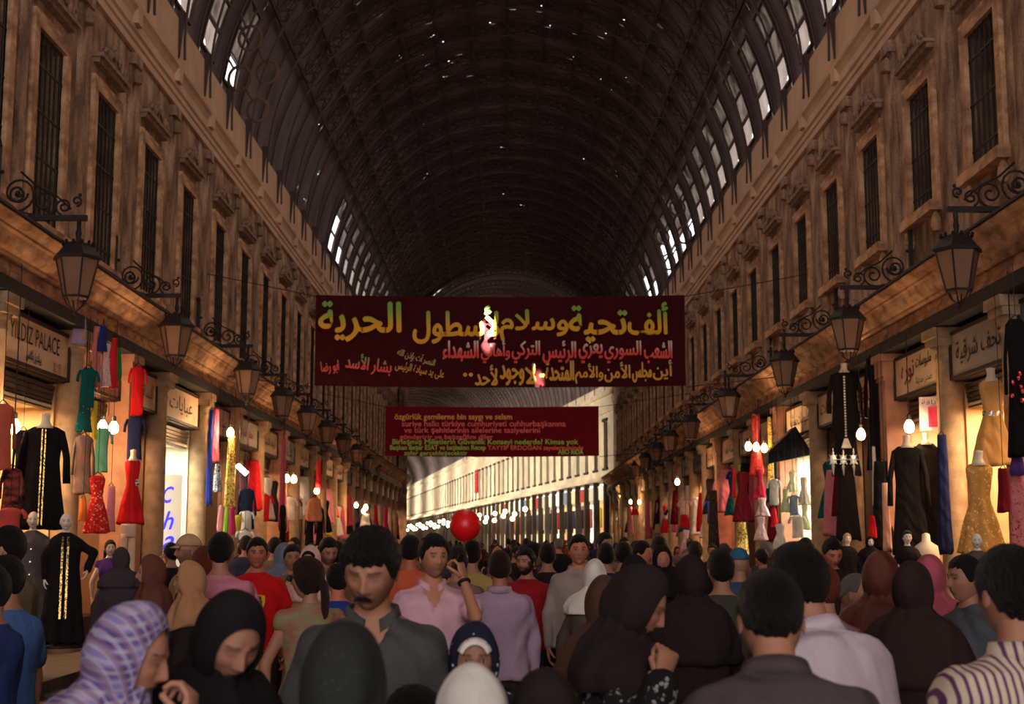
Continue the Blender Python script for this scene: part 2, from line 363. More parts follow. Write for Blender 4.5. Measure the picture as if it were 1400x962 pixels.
for sx, nm in ((-1, 'left'), (1, 'right')):
    ys = WINY[sx]; g = G(); ZL = ZW0 if sx > 0 else 6.1
    # masonry around the window openings
    edges = [Y0]+[v for y in ys if y-HW > Y0 for v in (y-HW, y+HW)]+[Y1]
    for a, b in zip(edges[0::2], edges[1::2]): g.b2((sx*W, a, 5.3), (sx*(W+.5), b, ZTOP))
    for y in ys: g.b2((sx*W, y-HW, 5.3), (sx*(W+.5), y+HW, ZL)); g.b2((sx*W, y-HW, ZW1), (sx*(W+.5), y+HW, ZTOP)); g.b2((sx*(W+.42), y-HW, ZL), (sx*(W+.5), y+HW, ZW1))
    wall = struct(obj('wall_'+nm, g, STONE))
    # pilaster strips between windows, in pairs
    pl = G(); pl.b2((-.02, -.17, 5.6), (.055, .17, 9.95)); pl.b2((-.02, -.23, 9.95), (.14, .23, 10.15)); pl.b2((-.02, -.21, 5.6), (.13, .21, 6.2)); pl.lathe([(.0, 0), (.10, .03), (.12, .15), (.06, .25), (0, .3)], (.1, 0, 9.62), 8)
    mep = pl.mesh('pilaster', STONE)
    for a, b in zip(ys[:-1], ys[1:]):
        o = link('pilaster', mep, wall); o.location = (sx*W, (a+b)/2, 0); o.rotation_euler.z = 0 if sx < 0 else PI
    # parapet strip of paler plaster
    g = G(); g.b2((sx*(W-.04), Y0, 10.9), (sx*(W+.02), Y1, ZTOP)); obj('parapet', g, PALE, wall)
    # iron tie plates: feet of the roof ribs running down the parapet
    fm = G(); fm.loft([[(-.02, -.09, 12.2), (.12, -.09, 12.2), (.12, .09, 12.2), (-.02, .09, 12.2)], [(-.02, -.05, 11.7), (.06, -.05, 11.7), (.06, .05, 11.7), (-.02, .05, 11.7)], [(-.02, -.015, 11.25), (.03, -.015, 11.25), (.03, .015, 11.25), (-.02, .015, 11.25)]])
    mef = fm.mesh('rib_foot', RIBM)
    for k in range(34):
        o = link('rib_foot', mef, wall); o.location = (sx*(W-.04), 5.1+2.4*k, 0); o.rotation_euler.z = 0 if sx < 0 else PI
    # entablature mouldings and the cornice over the shops
    m = -sx
    def pf(pts): return [(sx*W+m*x, z) for x, z in pts]
    g = G(); g.extrude_y(pf([(-.02, 10.25), (.06, 10.25), (.06, 10.38), (.09, 10.41), (.09, 10.50), (.13, 10.54), (.13, 10.60), (.09, 10.62), (.10, 10.74), (.15, 10.84), (.20, 10.90), (.21, 10.97), (-.02, 11.02)]), Y0, Y1)
    for k in range(27): g.box((sx*W+m*.08, 5+3.05*k, 10.80), (.24, .30, .36))
    struct(obj('trim_3' if sx < 0 else 'trim_4', g, PALE))
    g = G(); g.extrude_y(pf([(-.02, 5.16), (.44, 5.16), (.48, 5.19), (.48, 5.23), (.52, 5.25), (.58, 5.32), (.62, 5.40), (.66, 5.42), (.66, 5.45), (.74, 5.48), (.80, 5.53), (.78, 5.56), (-.02, 5.68)]), Y0, Y1)
    struct(obj('trim_5' if sx < 0 else 'trim_6', g, FRIEZE))
    g = G(); g.extrude_y(pf([(-.3, 4.94), (.40, 4.94), (.42, 4.97), (.42, 5.03), (.38, 5.06), (.38, 5.17), (-.3, 5.18)]), Y0, Y1)
    fz = obj('trim_7' if sx < 0 else 'trim_8', g, FRIEZE); struct(fz)
    g = G(); g.b2((sx*W-sx*.46, Y0, 4.76), (sx*(W+.3), Y1, 4.94)); struct(obj('trim_9' if sx < 0 else 'trim_10', g, BEAM))
    # dark rough capping stones of the ledge
    rs = np.random.RandomState(5+sx); cm = [None]*3
    for q in range(3):
        c = G(); c.loft([[(0, -.5, 0), (.62, -.5, -.04), (.62, .5, -.04), (0, .5, 0)], [(0, -.48, .07), (.55, -.48, .03+.01*q), (.58, .47, .02), (0, .5, .08)]]); cm[q] = c.mesh('ledge_stone', mat('sooty_ledge_stone', (60, 50, 44), .95, var=.3, bump=.4, bscale=15))
    for k in range(72):
        o = link('ledge_stone', cm[rs.randint(3)], fz); o.location = (sx*W+m*.2, 12.5+k*1.02, 5.60); o.rotation_euler.z = 0 if sx < 0 else PI
    # windows
    for y in ys:
        wn += 1; r = bpy.data.objects.new('window_%d' % wn, None); COL.objects.link(r); struct(r); r.location = (sx*W, y, 0); r.rotation_euler.z = 0 if sx < 0 else PI
        for n_, me in WME[sx]: link(n_, me, r)

# ================= the vaulted roof =================
VC, R0 = 11.6, 6.85
ceiling = struct(bpy.data.objects.new('ceiling', None)); COL.objects.link(ceiling); ceiling.location = (0, 0, 0)
def vp(th, y, r=R0): return (r*math.cos(th), y, VC+r*math.sin(th))
YR0, NB, BAY = 5.1, 33, 2.4
# holes in the roof sheet: pixels of the bright specks
SPECKS = [(484, 3), (308, 20), (585, 30), (515, 22), (704, 13), (669, 31), (752, 35), (785, 42), (829, 46), (853, 27), (900, 27), (593, 48), (622, 69), (785, 78), (797, 104), (821, 108), (836, 123), (856, 106), (891, 110), (837, 144), (871, 152), (899, 164), (907, 171), (572, 166), (620, 120), (606, 105), (580, 84), (578, 75), (618, 122), (685, 201), (688, 265), (585, 237), (798, 217), (712, 280), (842, 234), (630, 150), (606, 57), (436, 170), (405, 258), (1033, 60), (1046, 143), (435, 238), (416, 272), (598, 128), (564, 290), (648, 100), (612, 84), (740, 8), (546, 76)]
holes = []
for x, y in SPECKS:
    d = ray(x, y); o = Vector(cam.location)        # ray against the cylinder
    a = d.x**2+d.z**2; b = 2*(o.x*d.x+(o.z-VC)*d.z); c = o.x**2+(o.z-VC)**2-R0**2
    t = (-b+math.sqrt(b*b-4*a*c))/(2*a); p = o+d*t; th = math.atan2(p.z-VC, p.x)
    if th > 0 and YR0 < p.y < YR0+NB*BAY: holes.append((th, p.y, .022+.012*RNG.rand() if RNG.rand() > .35 else .012))
NSEG = 12
WIN_A, WIN_B = math.radians(8.5), math.radians(26)
def panel_mesh(th0, th1, y0, y1, hs):
    """a corrugated sheet panel, with round holes punched where HS says"""
    g = G(); nt = max(2, int(round((th1-th0)/.045))); ny = 4
    ts = np.linspace(th0, th1, nt+1); yy = np.linspace(y0, y1, ny+1)
    for i in range(nt):
        for j in range(ny):
            a, b, c, d = ts[i], ts[i+1], yy[j], yy[j+1]
            h = [q for q in hs if a <= q[0] < b and c <= q[1] < d]
            if not h: g.add([vp(a, c), vp(b, c), vp(b, d), vp(a, d)], [(0, 1, 2, 3)])
            else:
                th, y, r = h[0]; ra = r/R0; th = min(max(th, a+ra*1.3), b-ra*1.3); y = min(max(y, c+r*1.3), d-r*1.3)
                sq = [(a, c), ((a+b)/2, c), (b, c), (b, (c+d)/2), (b, d), ((a+b)/2, d), (a, d), (a, (c+d)/2)]
                ci = [(th+ra*math.cos(q), y+r*math.sin(q)) for q in [math.atan2((v-(c+d)/2), (u-(a+b)/2)*R0) for u, v in sq]]
                g.add([vp(*q) for q in sq+ci], [(k, (k+1) % 8, 8+(k+1) % 8, 8+k) for k in range(8)])
    return g
R_OPEN = {8: 3, 9: 3, 10: 3, 11: 3, 12: 3, 13: 3, 14: 3, 15: 3, 16: 3, 17: 3, 18: 2, 19: 2, 20: 1, 21: 1, 23: 2, 24: 1, 26: 2, 27: 3, 28: 3, 29: 2}
L_OPEN = {9: 3, 10: 3, 11: 2, 19: 1, 20: 2, 21: 3, 22: 3, 23: 3, 24: 3, 25: 3, 26: 3, 27: 3, 28: 3, 29: 3, 30: 3}
far_g = G()
for k in range(NB):
    y0 = YR0+k*BAY; y1 = y0+BAY
    for s in range(NSEG):
        a, b = PI*s/NSEG, PI*(s+1)/NSEG; hs = [h for h in holes if a <= h[0] < b and y0 <= h[1] < y1]
        side = 1 if s in (0, 1) else (-1 if s in (NSEG-1, NSEG-2) else 0)
        op = (R_OPEN if side > 0 else L_OPEN).get(k, 0) if side else 0
        parts = []
        if op:
            wy0, wy1 = y0+.45, y0+1.65
            lo, hi = (a, b) if side > 0 else (PI-b, PI-a)
            def put(t0, t1, u0, u1):
                if t1-t0 < 1e-4: return
                parts.append((t0, t1, u0, u1) if side > 0 else (PI-t1, PI-t0, u0, u1))
            put(lo, hi, y0, wy0); put(lo, hi, wy1, y1)
            bars = [(WIN_A, WIN_B)]
            put(lo, min(hi, WIN_A), wy0, wy1) if lo < WIN_A else None
            put(max(lo, WIN_B), hi, wy0, wy1) if hi > WIN_B else None
        else: parts.append((a, b, y0, y1))
        g = G()
        for t0, t1, u0, u1 in parts:
            q = panel_mesh(t0, t1, u0, u1, hs if len(parts) == 1 else []); v, f = q.arr(); g.add(v, f)
        if 7 <= k < 31 and s not in (0, NSEG-1) or op:
            obj('roof_panel', g, SHEET, ceiling)
        else: v, f = g.arr(); far_g.add(v, f)
    for side, tab in ((1, R_OPEN), (-1, L_OPEN)):
        op = tab.get(k, 0)
        if not op: continue
        fr = bpy.data.objects.new('roof_light', None); COL.objects.link(fr); fr.parent = ceiling
        g = G(); e = (WIN_B-WIN_A)/3
        for q in range(4):
            th = WIN_A+q*e; th = th if side > 0 else PI-th
            g.tube([vp(th, y0+.40, R0-.02), vp(th, y0+1.70, R0-.02)], .05, 4)
        for u in (.42, 1.68): g.tube([vp(t if side > 0 else PI-t, y0+u, R0-.02) for t in np.linspace(WIN_A, WIN_B, 6)], .05, 4)
        obj('glazing_bar', g, RIBM, fr)
        for q in range(3):
            if q == 0 and op == 2 or op == 1 and q < 2: continue
            t0, t1 = WIN_A+q*e+.003, WIN_A+(q+1)*e-.003
            if side < 0: t0, t1 = PI-t1, PI-t0
            tm = t0+(t1-t0)*RNG.uniform(.25, .6); tb, tt_ = (t0, t1) if side > 0 else (t1, t0); tm = tb+(tt_-tb)*RNG.uniform(.3, .6)
            pg = G(); pg.add([vp(tb, y0+1.0), vp(tm, y0+.45), vp(tt_, y0+.45), vp(tt_, y0+1.65), vp(tb, y0+1.65)], [(0, 1, 2, 3, 4)]) if q == 0 else pg.add([vp(t0, y0+.44), vp(t1, y0+.44), vp(t1, y0+1.66), vp(t0, y0+1.66)], [(0, 1, 2, 3)])
            obj('roof_pane', pg, (PANE0, PANE1, PANE2)[q], fr)
far_g.loft([[vp(t, y) for t in np.linspace(0, PI, 37)] for y in (-14, -5, YR0)], False, closed=False)
o = obj('roof_sheeting', far_g, SHEET, ceiling); o['kind'] = 'stuff'
# lattice ribs with rings between two chords
g = G()
for r, q in ((6.76, .04), (6.42, .035)): g.loft([[vp(t, -q, r), vp(t, q, r), vp(t, q, r+.04), vp(t, -q, r+.04)] for t in np.linspace(-.06, PI+.06, 49)])
nr = 62
for i in range(nr):
    t = PI*(i+.5)/nr
    if math.sin(t) < .47: continue
    c = Vector(vp(t, 0, 6.60)); er = Vector((math.cos(t), 0, math.sin(t))); et = Vector((-math.sin(t), 0, math.cos(t)))
    g.tube([c+er*.145*math.cos(a)+et*.145*math.sin(a) for a in np.linspace(0, 2*PI, 11)], .022, 4, caps=False)
rib_me = g.mesh('rib', RIBM)
for k in range(NB+1):
    o = link('rib', rib_me, ceiling); o.location.y = YR0+k*BAY
g = G(); g.box((0, YR0+NB*BAY/2, 6.74), (.09, NB*BAY, .08))
pur = g.mesh('purlin', RIBM)
for i in range(3, 16):
    t = PI*i/18; o = link('purlin', pur, ceiling); o.location.z = VC; o.rotation_euler.y = PI/2-t
# flat rings filling the grid between purlins, the netlike pattern of the roof underside
g = G()
for i in range(3, 15):
    t = PI*(i+.5)/18
    for q in range(2):
        yy = .6+1.2*q; rr = 6.62
        pts = [vp(t+.085*math.sin(a)*1.0, yy+.52*math.cos(a), rr) for a in np.linspace(0, 2*PI, 13)]
        g.tube(pts, .022, 4, caps=False)
net = g.mesh('roof_tracery', RIBM)
for k in range(7, NB): o = link('roof_tracery', net, ceiling); o.location.y = YR0+k*BAY

g = G()
for th in (.14, .30):
    c = Vector(vp(th, 0, 6.35)); er = Vector((math.cos(th), 0, math.sin(th))); et = Vector((-math.sin(th), 0, math.cos(th)))
    g.tube([c+er*.26*math.cos(a)+et*.30*math.sin(a) for a in np.linspace(0, 2*PI, 21)], .04, 5, caps=False)
    g.tube([c+er*.26*math.cos(.8)+et*.3*math.sin(.8), c+er*.4+et*.5], .03, 5)
rg = g.mesh('bracket_ring', mat('brown_painted_iron', (104, 78, 62), .7))
for k in (11, 12): o = link('bracket_ring', rg, ceiling); o.location.y = YR0+k*BAY+.05; o.scale.x = -1
for k in (18, 20): o = link('bracket_ring', rg, ceiling); o.location.y = YR0+k*BAY+.05
# ================= far stretch, bending left =================
T = Matrix.Translation((6.6, BY, 0)) @ Matrix.Rotation(BEND, 4, 'Z')
def far_empty(name):
    o = bpy.data.objects.new(name, None); COL.objects.link(o); o.matrix_world = T; return struct(o)
FW = far_empty('wall_far'); L = 265
FPALE = mat('far_facade_plaster', (222, 208, 184), .9, var=.18, nscale=.6)
g = G(); nwin = int(L/3.1)
ed = [-4]+[v for k in range(nwin) for v in (1.6+k*3.1-.55, 1.6+k*3.1+.55)]+[L]
for a, b in zip(ed[0::2], ed[1::2]): g.b2((0, a, 5.6), (.6, b, 11.8))
for k in range(nwin): y = 1.6+k*3.1; g.b2((0, y-.55, 5.6), (.6, y+.55, 6.4)); g.b2((0, y-.55, 9.4), (.6, y+.55, 11.8)); g.b2((.4, y-.55, 6.4), (.6, y+.55, 9.4), 1)
g.b2((-.12, -4, 9.9), (0, L, 10.2)); g.b2((-.2, -4, 11.0), (0, L, 11.3)); g.b2((-.6, -4, 5.5), (.6, L, 5.75))
obj('masonry', g, [FPALE, DARKWIN], FW)
fs = G(); fs.b2((.18, -.55, 6.4), (.26, -.5, 9.4)); fs.b2((.18, .5, 6.4), (.26, .55, 9.4)); fs.b2((.18, -.55, 7.8), (.26, .55, 7.9)); fs.b2((-.1, -.72, 9.4), (.0, .72, 9.58)); fs.b2((-.1, -.72, 6.25), (.0, .72, 6.4))
for k in range(4): fs.b2((.18, -.36+k*.24, 6.4), (.22, -.33+k*.24, 9.4))
fsm = fs.mesh('window_bars', SHUT)
for k in range(nwin): o = link('window_bars', fsm, FW); o.location.y = 1.6+k*3.1
g = G(); g.b2((-13.6, -.2, -.25), (9, L, 0)); o = obj('floor_far', g, SLABM[1]); o.matrix_world = T; struct(o)
g = G()
g.b2((-13.7, -4, 0), (-13.2, L, 11.8)); o = obj('wall_far_left', g, STONE); o.matrix_world = T; struct(o)
g = G(); g.b2((-13.7, L, 0), (.6, L+.4, 19)); o = obj('wall_end', g, FPALE); o.matrix_world = T; struct(o)
g = G()
g.loft([[(-6.6+6.9*math.cos(t), y, 11.7+6.9*math.sin(t)) for t in np.linspace(-.02, PI+.02, 37)] for y in (-3.5, 60, 130, L)], False, closed=False)
cf = obj('ceiling_far', g, SHEET); cf.matrix_world = T; struct(cf)
for k in range(26):
    o = link('rib', rib_me, cf); o.location = (-6.6, 1+k*3.2, 0)
g = G(); 
for k in range(90): g.box((-.28, .2+k*3.1, 2.75), (.34, .42, 5.5))
obj('pier', g, mat('far_pier_stone', (74, 66, 56), .9), FW)
g = G(); g.b2((2.2, -4, 0), (2.5, L, 5.6)); obj('shop_back', g, mat('bright_shop_lining', (235, 222, 196), .8), FW)
SIGNC = [(236, 226, 200), (200, 190, 170), (170, 60, 50), (230, 214, 160), (120, 130, 140), (240, 238, 228)]
lights_warm = emis('bulb_glow', (255, 214, 150), 14)
for k in range(60):        # far shops: a lit sign, a lit show window
    y = 1.75+k*3.1
    r = thing('far_shop_front', 'lit shop front in the far curved row of shops', 'shop', group='shop fronts of the far curved row'); r.matrix_world = T @ Matrix.Translation((0, y, 0))
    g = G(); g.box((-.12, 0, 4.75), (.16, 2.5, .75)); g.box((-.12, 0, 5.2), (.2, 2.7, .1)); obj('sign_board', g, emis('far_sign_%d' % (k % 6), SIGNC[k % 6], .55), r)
    g = G(); g.box((.5, 0, 2.2), (.1, 2.4, 4.0)); obj('show_window', g, emis('far_show_%d' % (k % 4), [(255, 236, 190), (230, 180, 120), (250, 240, 225), (120, 70, 60)][k % 4], [1.0, .7, 1.3, .5][k % 4]), r)
    for q in range(4):
        g = G(); x = -.9+.6*q; c = [(150, 30, 40), (60, 60, 110), (230, 220, 200), (40, 34, 34), (190, 90, 90), (90, 120, 80), (220, 190, 60)][RNG.randint(7)]
        g.loft([[( .1, x-.2, 3.9), (.1, x+.2, 3.9), (.2, x+.2, 3.9), (.2, x-.2, 3.9)], [(.1, x-.24, 2.6-.3*(q % 2)), (.1, x+.24, 2.6), (.2, x+.24, 2.6), (.2, x-.24, 2.6-.3*(q % 2))]])
        obj('garment', g, mat('far_cloth_%d_%d_%d' % c, c, .9), r)
bm_ = G(); bm_.sph((0, 0, 0), .2, 10, 6); bme = bm_.mesh('glow_lamp', emis('far_lamp_glow', (255, 228, 176), 12), True)
for k in range(70):
    o = tag(link('street_bulb', bme), 'glowing round lamp in the string along the far row of shops', 'lamp', 'string of lamps on the far row of shops')
    o.matrix_world = T @ Matrix.Translation((-.75-.35*(k % 2), 30+k*3.1+(k % 3)*.5, 4.4-.35*(k % 3)))
for fy in (20, 45, 75, 110, 160): lamp('far_shop_light', 'POINT', T @ Vector((-2.0, fy, 3.6)), 90+1.5*fy, (1, .80, .52), .4)
# red banner on the far facade
a = PX(0, 0, 1)
o = G(); o.box((0, 0, 0), (.06, 1.35, 2.7)); fb = obj('hanging_sign', o, cloth('red_banner_cloth', (196, 36, 52)))
tag(fb, 'small red vertical banner hung on the pale far facade', 'banner')
# position on far facade plane: solve along ray
d = ray(651, 658); o0 = Vector(cam.location); n_ = Vector((math.cos(BEND), math.sin(BEND), 0)); t_ = (Vector((6.6, BY, 0))-o0).dot(n_)/d.dot(n_); q = o0+d*(t_*.995)
fb.location = q; fb.rotation_euler.z = BEND; fb.scale = (1, 2.2*.9, .95)
for k, (tw, tz) in enumerate([(1.6, .95), (1.2, .5), (1.7, .05), (1.3, -.4)]):
    lettering(arab('الشعب السوري')[:9+k], tw*.6, .3, mat('banner_pink_paint', (240, 160, 160), .8), fb, Matrix.Translation((-.05, 0, tz)) @ Matrix.Rotation(-PI/2, 4, 'Z'))
# ================= columns, shops =================
me_col = {}
g = G(); g.box((0, 0, .28), (.50, .50, .42)); g.lathe([(.24, .49), (.25, .53), (.22, .58), (.205, .62), (.20, 1.5), (.195, 3.0), (.185, 4.28), (.20, 4.30), (.20, 4.34), (.185, 4.36), (.19, 4.42), (.26, 4.50)], n=18); shaft = g
me_col['column_shaft'] = g.mesh('column_shaft', COLM, True)
g = G(); g.box((0, 0, 4.56), (.52, .52, .12)); g.box((0, 0, 4.68), (.60, .60, .14)); me_col['capital'] = g.mesh('capital', COLM)
PINKM = mat('rosy_pier_stone', (190, 138, 108), .9, var=.22, nscale=4, bump=.25)
g = G(); g.box((0, 0, 2.25), (.40, .40, 4.3)); me_col['pier_shaft'] = g.mesh('pier_shaft', PINKM)
g = G(); g.box((0, 0, 4.36), (.46, .46, .08)); g.box((0, 0, 4.52), (.50, .50, .26)); g.box((0, 0, 4.70), (.60, .60, .12)); me_col['pier_capital'] = g.mesh('capital', PINKM)
wallobj = {-1: bpy.data.objects['wall_left'], 1: bpy.data.objects['wall_right']}
PIER = {(-1, 3), (1, 3), (-1, 6), (1, 6), (-1, 8), (1, 9), (1, 0)}
for sx in (-1, 1):
    for i, y in enumerate(COLY[sx]):
        a, b = ('pier_shaft', 'pier_capital') if (sx, i) in PIER else ('column_shaft', 'capital')
        o = link('pier' if a[0] == 'p' else 'column', me_col[a], wallobj[sx]); o.location = (sx*6.42, y, 0); c = link('capital', me_col[b], o)
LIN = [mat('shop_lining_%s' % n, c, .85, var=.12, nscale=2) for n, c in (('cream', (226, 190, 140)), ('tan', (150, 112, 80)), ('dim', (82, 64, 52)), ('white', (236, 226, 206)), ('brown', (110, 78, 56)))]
SIGN_TXT = ['ملبوسات نسائية', 'أزياء الشام', 'عبايات', 'أقمشة حرير', 'الأناقة', 'بيت العروس', 'أطفال', 'مفروشات', 'تحف شرقية', 'ألبسة جاهزة']
SIGNM = [mat('sign_face_%s' % n, c, .6, var=.1, nscale=3) for n, c in (('cream', (240, 206, 168)), ('beige', (214, 180, 146)), ('rose', (214, 160, 138)), ('grey', (176, 164, 150)), ('blue', (96, 110, 130)))]
LETD = mat('sign_letter_dark', (52, 40, 36), .6, var=0); LETR = mat('sign_letter_red', (150, 50, 40), .6, var=0)
ROLL = mat('roller_shutter_metal', (92, 78, 66), .5, .5, var=.2)
def sign_matrix(sx, y): return Matrix.Translation((sx*(W-.30)-sx*.045, y, 4.33)) @ Matrix.Rotation(-sx*PI/2, 4, 'Z')
# dividing walls, backs and shop ceilings are the setting
for sx, nm in ((-1, 'left'), (1, 'right')):
    g = G(); g.b2((sx*9.1, -14, 0), (sx*9.4, 90, 6)); g.b2((sx*(W+.3), -14, 4.75), (sx*9.3, 90, 4.95)); struct(obj('wall_back_'+nm, g, LIN[1]))
bayinfo = {}
for sx in (-1, 1):
    ys = COLY[sx]
    for i in range(len(ys)-1):
        ya, yb = ys[i], ys[i+1]; ym = (ya+yb)/2; wd = yb-ya
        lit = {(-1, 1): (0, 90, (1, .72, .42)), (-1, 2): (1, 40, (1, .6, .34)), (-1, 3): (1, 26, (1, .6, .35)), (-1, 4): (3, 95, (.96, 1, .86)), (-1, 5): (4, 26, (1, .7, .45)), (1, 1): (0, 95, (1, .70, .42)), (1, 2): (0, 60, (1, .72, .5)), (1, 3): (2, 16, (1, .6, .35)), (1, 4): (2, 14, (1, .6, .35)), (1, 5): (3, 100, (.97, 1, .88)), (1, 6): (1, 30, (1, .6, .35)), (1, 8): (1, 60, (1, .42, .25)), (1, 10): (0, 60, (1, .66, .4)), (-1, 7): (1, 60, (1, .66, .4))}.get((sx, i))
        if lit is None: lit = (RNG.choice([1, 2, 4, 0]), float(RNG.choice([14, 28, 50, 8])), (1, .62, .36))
        bayinfo[(sx, i)] = (ya, yb)
        r = thing('shop_front', 'x', 'shop', (sx*W, ym, 0)); h = wd/2-.2
        g = G(); g.box((sx*.1, 0, 4.33), (.55, 2*h, .72)); obj('sign_box', g, WOODD, r)
        sm = SIGNM[RNG.randint(5)]
        if (sx, i) in ((-1, 1), (-1, 4), (1, 2)): sm = SIGNM[0]
        g = G(); g.box((-sx*.19, 0, 4.33), (.05, 2*h-.12, .60)); fc = obj('sign_face', g, sm, r)
        g = G()
        for q in (-1, 1): g.box((-sx*.21, 0, 4.33+q*.32), (.07, 2*h-.02, .05)); g.box((-sx*.21, q*(h-.03), 4.33), (.07, .05, .66))
        obj('sign_frame', g, WOODD, r)
        M = Matrix.Translation((-sx*.222, 0, 4.33)) @ Matrix.Rotation(-sx*PI/2, 4, 'Z')
        if (sx, i) == (-1, 1):
            Mt = lambda x, z: Matrix.Translation((.222, 0, 4.33)) @ Matrix.Rotation(PI/2, 4, 'Z') @ Matrix.Translation((x, 0, z))
            lettering('YILDIZ PALACE', 2.0, .24, LETD, fc, Mt(-.05, .10), .012); lettering(arab('ييلديز بالاس'), .62, .17, LETD, fc, Mt(-.10, -.17), .02)
            lettering('963-11-222', .34, .06, LETR, fc, Mt(.88, -.16), .01); lettering('963-11-221', .34, .06, LETR, fc, Mt(.88, -.24), .01)
        elif (sx, i) == (1, 2):
            lettering(arab('ملبوسات'), .8, .22, LETD, fc, M @ Matrix.Translation((.35, 0, .12)), .02); lettering(arab('نوره'), .7, .34, LETR, fc, M @ Matrix.Translation((-.5, 0, .03)), .03); lettering(arab('صدر حديثا'), .8, .14, LETD, fc, M @ Matrix.Translation((.35, 0, -.16)), .01)
        elif ya < 62: lettering(arab(SIGN_TXT[(i*3+(sx > 0)*5) % 10]), min(1.9, 2*h-.5), .34, LETD if i % 3 else LETR, fc, M, .015)
        g = G()
        for k in range(5): g.box((sx*(.02+.01*k), 0, 3.90-.07*k), (.10, 2*h, .06))
        obj('roller_shutter', g, ROLL, r)
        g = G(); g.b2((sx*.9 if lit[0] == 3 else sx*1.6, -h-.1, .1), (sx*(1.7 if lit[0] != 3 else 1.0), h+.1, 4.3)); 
        for q in (-1, 1): g.b2((sx*-.02, q*(h+.02), .1), (sx*1.7, q*(h+.12), 4.3))
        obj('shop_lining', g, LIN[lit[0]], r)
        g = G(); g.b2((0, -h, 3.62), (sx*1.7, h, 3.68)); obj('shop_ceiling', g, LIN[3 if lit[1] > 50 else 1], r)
        g = G(); g.b2((sx*-.1, -h, .14), (sx*.3, h, .55)); obj('display_plinth', g, WOODD, r)
        lamp('shop_light', 'AREA', (sx*.35, 0, 3.58), lit[1]*1.15, lit[2], .5, (0, 0, 0), wd*.6, parent=r)
        side = 'left' if sx < 0 else 'right'; nth = ['', 'second', 'third', 'fourth', 'fifth', 'sixth', 'seventh', 'eighth', 'ninth', 'tenth', 'eleventh', 'twelfth']
        kind = {0: 'warmly lit cream', 1: 'dim tan', 2: 'dark', 3: 'bright white', 4: 'brown'}[lit[0]]
        if i < len(nth) and i > 0: r['label'] = '%s shop front under a sign, %s whole bay from near end, %s side' % (kind, nth[i] if i > 1 else 'first', side)
        elif i == 0: r['label'] = 'shop front cut by the %s edge of the picture, nearest bay' % side
        else: r['label'] = 'narrow distant shop front far down the %s arcade under its sign' % side; r['group'] = 'distant shop fronts on the %s' % side

# ================= lanterns =================
def make_lantern():
    r = thing('wall_lantern', 'x', 'lantern')
    g = G(); g.box((0, 0, .35), (.06, .08, 1.15)); g.tube([(0, 0, -.2), (.2, 0, .0)], .02, 5); g.tube([(0, 0, .93), (-.02, 0, 1.02)], .05, 6)
    obj('bracket_post', g, IRON, r)
    g = G(); g.box((.58, 0, .0), (1.16, .06, .07)); obj('bracket_arm', g, IRON, r)
    g = G()
    def spiral(cx, cz, r0, r1, a0, a1, n=26, th=.016): g.tube([(cx+(r0+(r1-r0)*t)*math.cos(a0+(a1-a0)*t), 0, cz+(r0+(r1-r0)*t)*math.sin(a0+(a1-a0)*t)) for t in np.linspace(0, 1, n)], th, 5)
    spiral(.27, .32, .27, .05, PI*.9, PI*.9+11); spiral(.27, .32, .13, .03, 0, -9); spiral(.62, .20, .17, .03, -PI*.5, 8.5); spiral(.86, .15, .11, .02, PI*1.4, -5); spiral(1.02, .22, .07, .02, -PI/2, 6, 14)
    g.tube([(.30, 0, .60), (.5, 0, .42), (.75, 0, .3), (.95, 0, .12)], .015, 5); g.tube([(.02, 0, .05), (.2, 0, .1), (.5, 0, .04)], .012, 5)
    g.sph((.27, 0, .32), .035, 8, 5); g.sph((.06, 0, .6), .03, 6, 4); g.sph((1.06, 0, .3), .025, 6, 4)
    obj('scrollwork', g, IRON, r, True)
    g = G(); g.tube([(1.06, 0, -.03), (1.06, 0, -.12)], .03, 6); g.tube([(1.06, 0, -.10), (1.06, 0, -.2), (1.06, 0, -.32)], [.02, .04, .022], 8); obj('hanger', g, IRON, r)
    def sq(h, z, cx=1.06, k=6): return [(cx+h*math.cos(a), h*math.sin(a), z) for a in np.linspace(0, 2*PI, k, endpoint=False)]
    g = G(); g.loft([sq(.05, -.30), sq(.18, -.34), sq(.20, -.38), sq(.30, -.50), sq(.31, -.54)])
    for a in np.linspace(0, 2*PI, 12, endpoint=False): g.sph((1.06+.19*math.cos(a), .19*math.sin(a), -.33), (.022, .022, .03), 5, 4)
    obj('lantern_roof', g, IRON, r)
    for k in range(6):
        a0, a1 = k*PI/3, (k+1)*PI/3; pt = lambda a, h, z: (1.06+h*math.cos(a), h*math.sin(a), z)
        p = G(); p.loft([[pt(a0, .262, -.54), pt(a1, .262, -.54), pt(a1, .25, -.54), pt(a0, .25, -.54)], [pt(a0, .155, -1.0), pt(a1, .155, -1.0), pt(a1, .145, -1.0), pt(a0, .145, -1.0)]]); obj('glass_pane', p, GLASSL, r)
    g = G()
    for k in range(6): a = k*PI/3; g.tube([(1.06+.268*math.cos(a), .268*math.sin(a), -.53), (1.06+.158*math.cos(a), .158*math.sin(a), -1.01)], .013, 4)
    g.loft([sq(.17, -1.0), sq(.165, -1.03)])
    for k in range(6):
        a = k*PI/3; g.tube([(1.06+.15*math.cos(a), .15*math.sin(a), -1.02), (1.06+.10*math.cos(a), .10*math.sin(a), -1.12), (1.06, 0, -1.20)], .010, 4)
    g.sph((1.06, 0, -1.22), .03, 6, 4)
    obj('lantern_frame', g, IRON, r); return r
L0 = make_lantern(); LN = ['nearest', 'second', 'third', 'fourth', 'fifth', 'sixth', 'seventh', 'eighth', 'ninth', 'tenth']; used = False
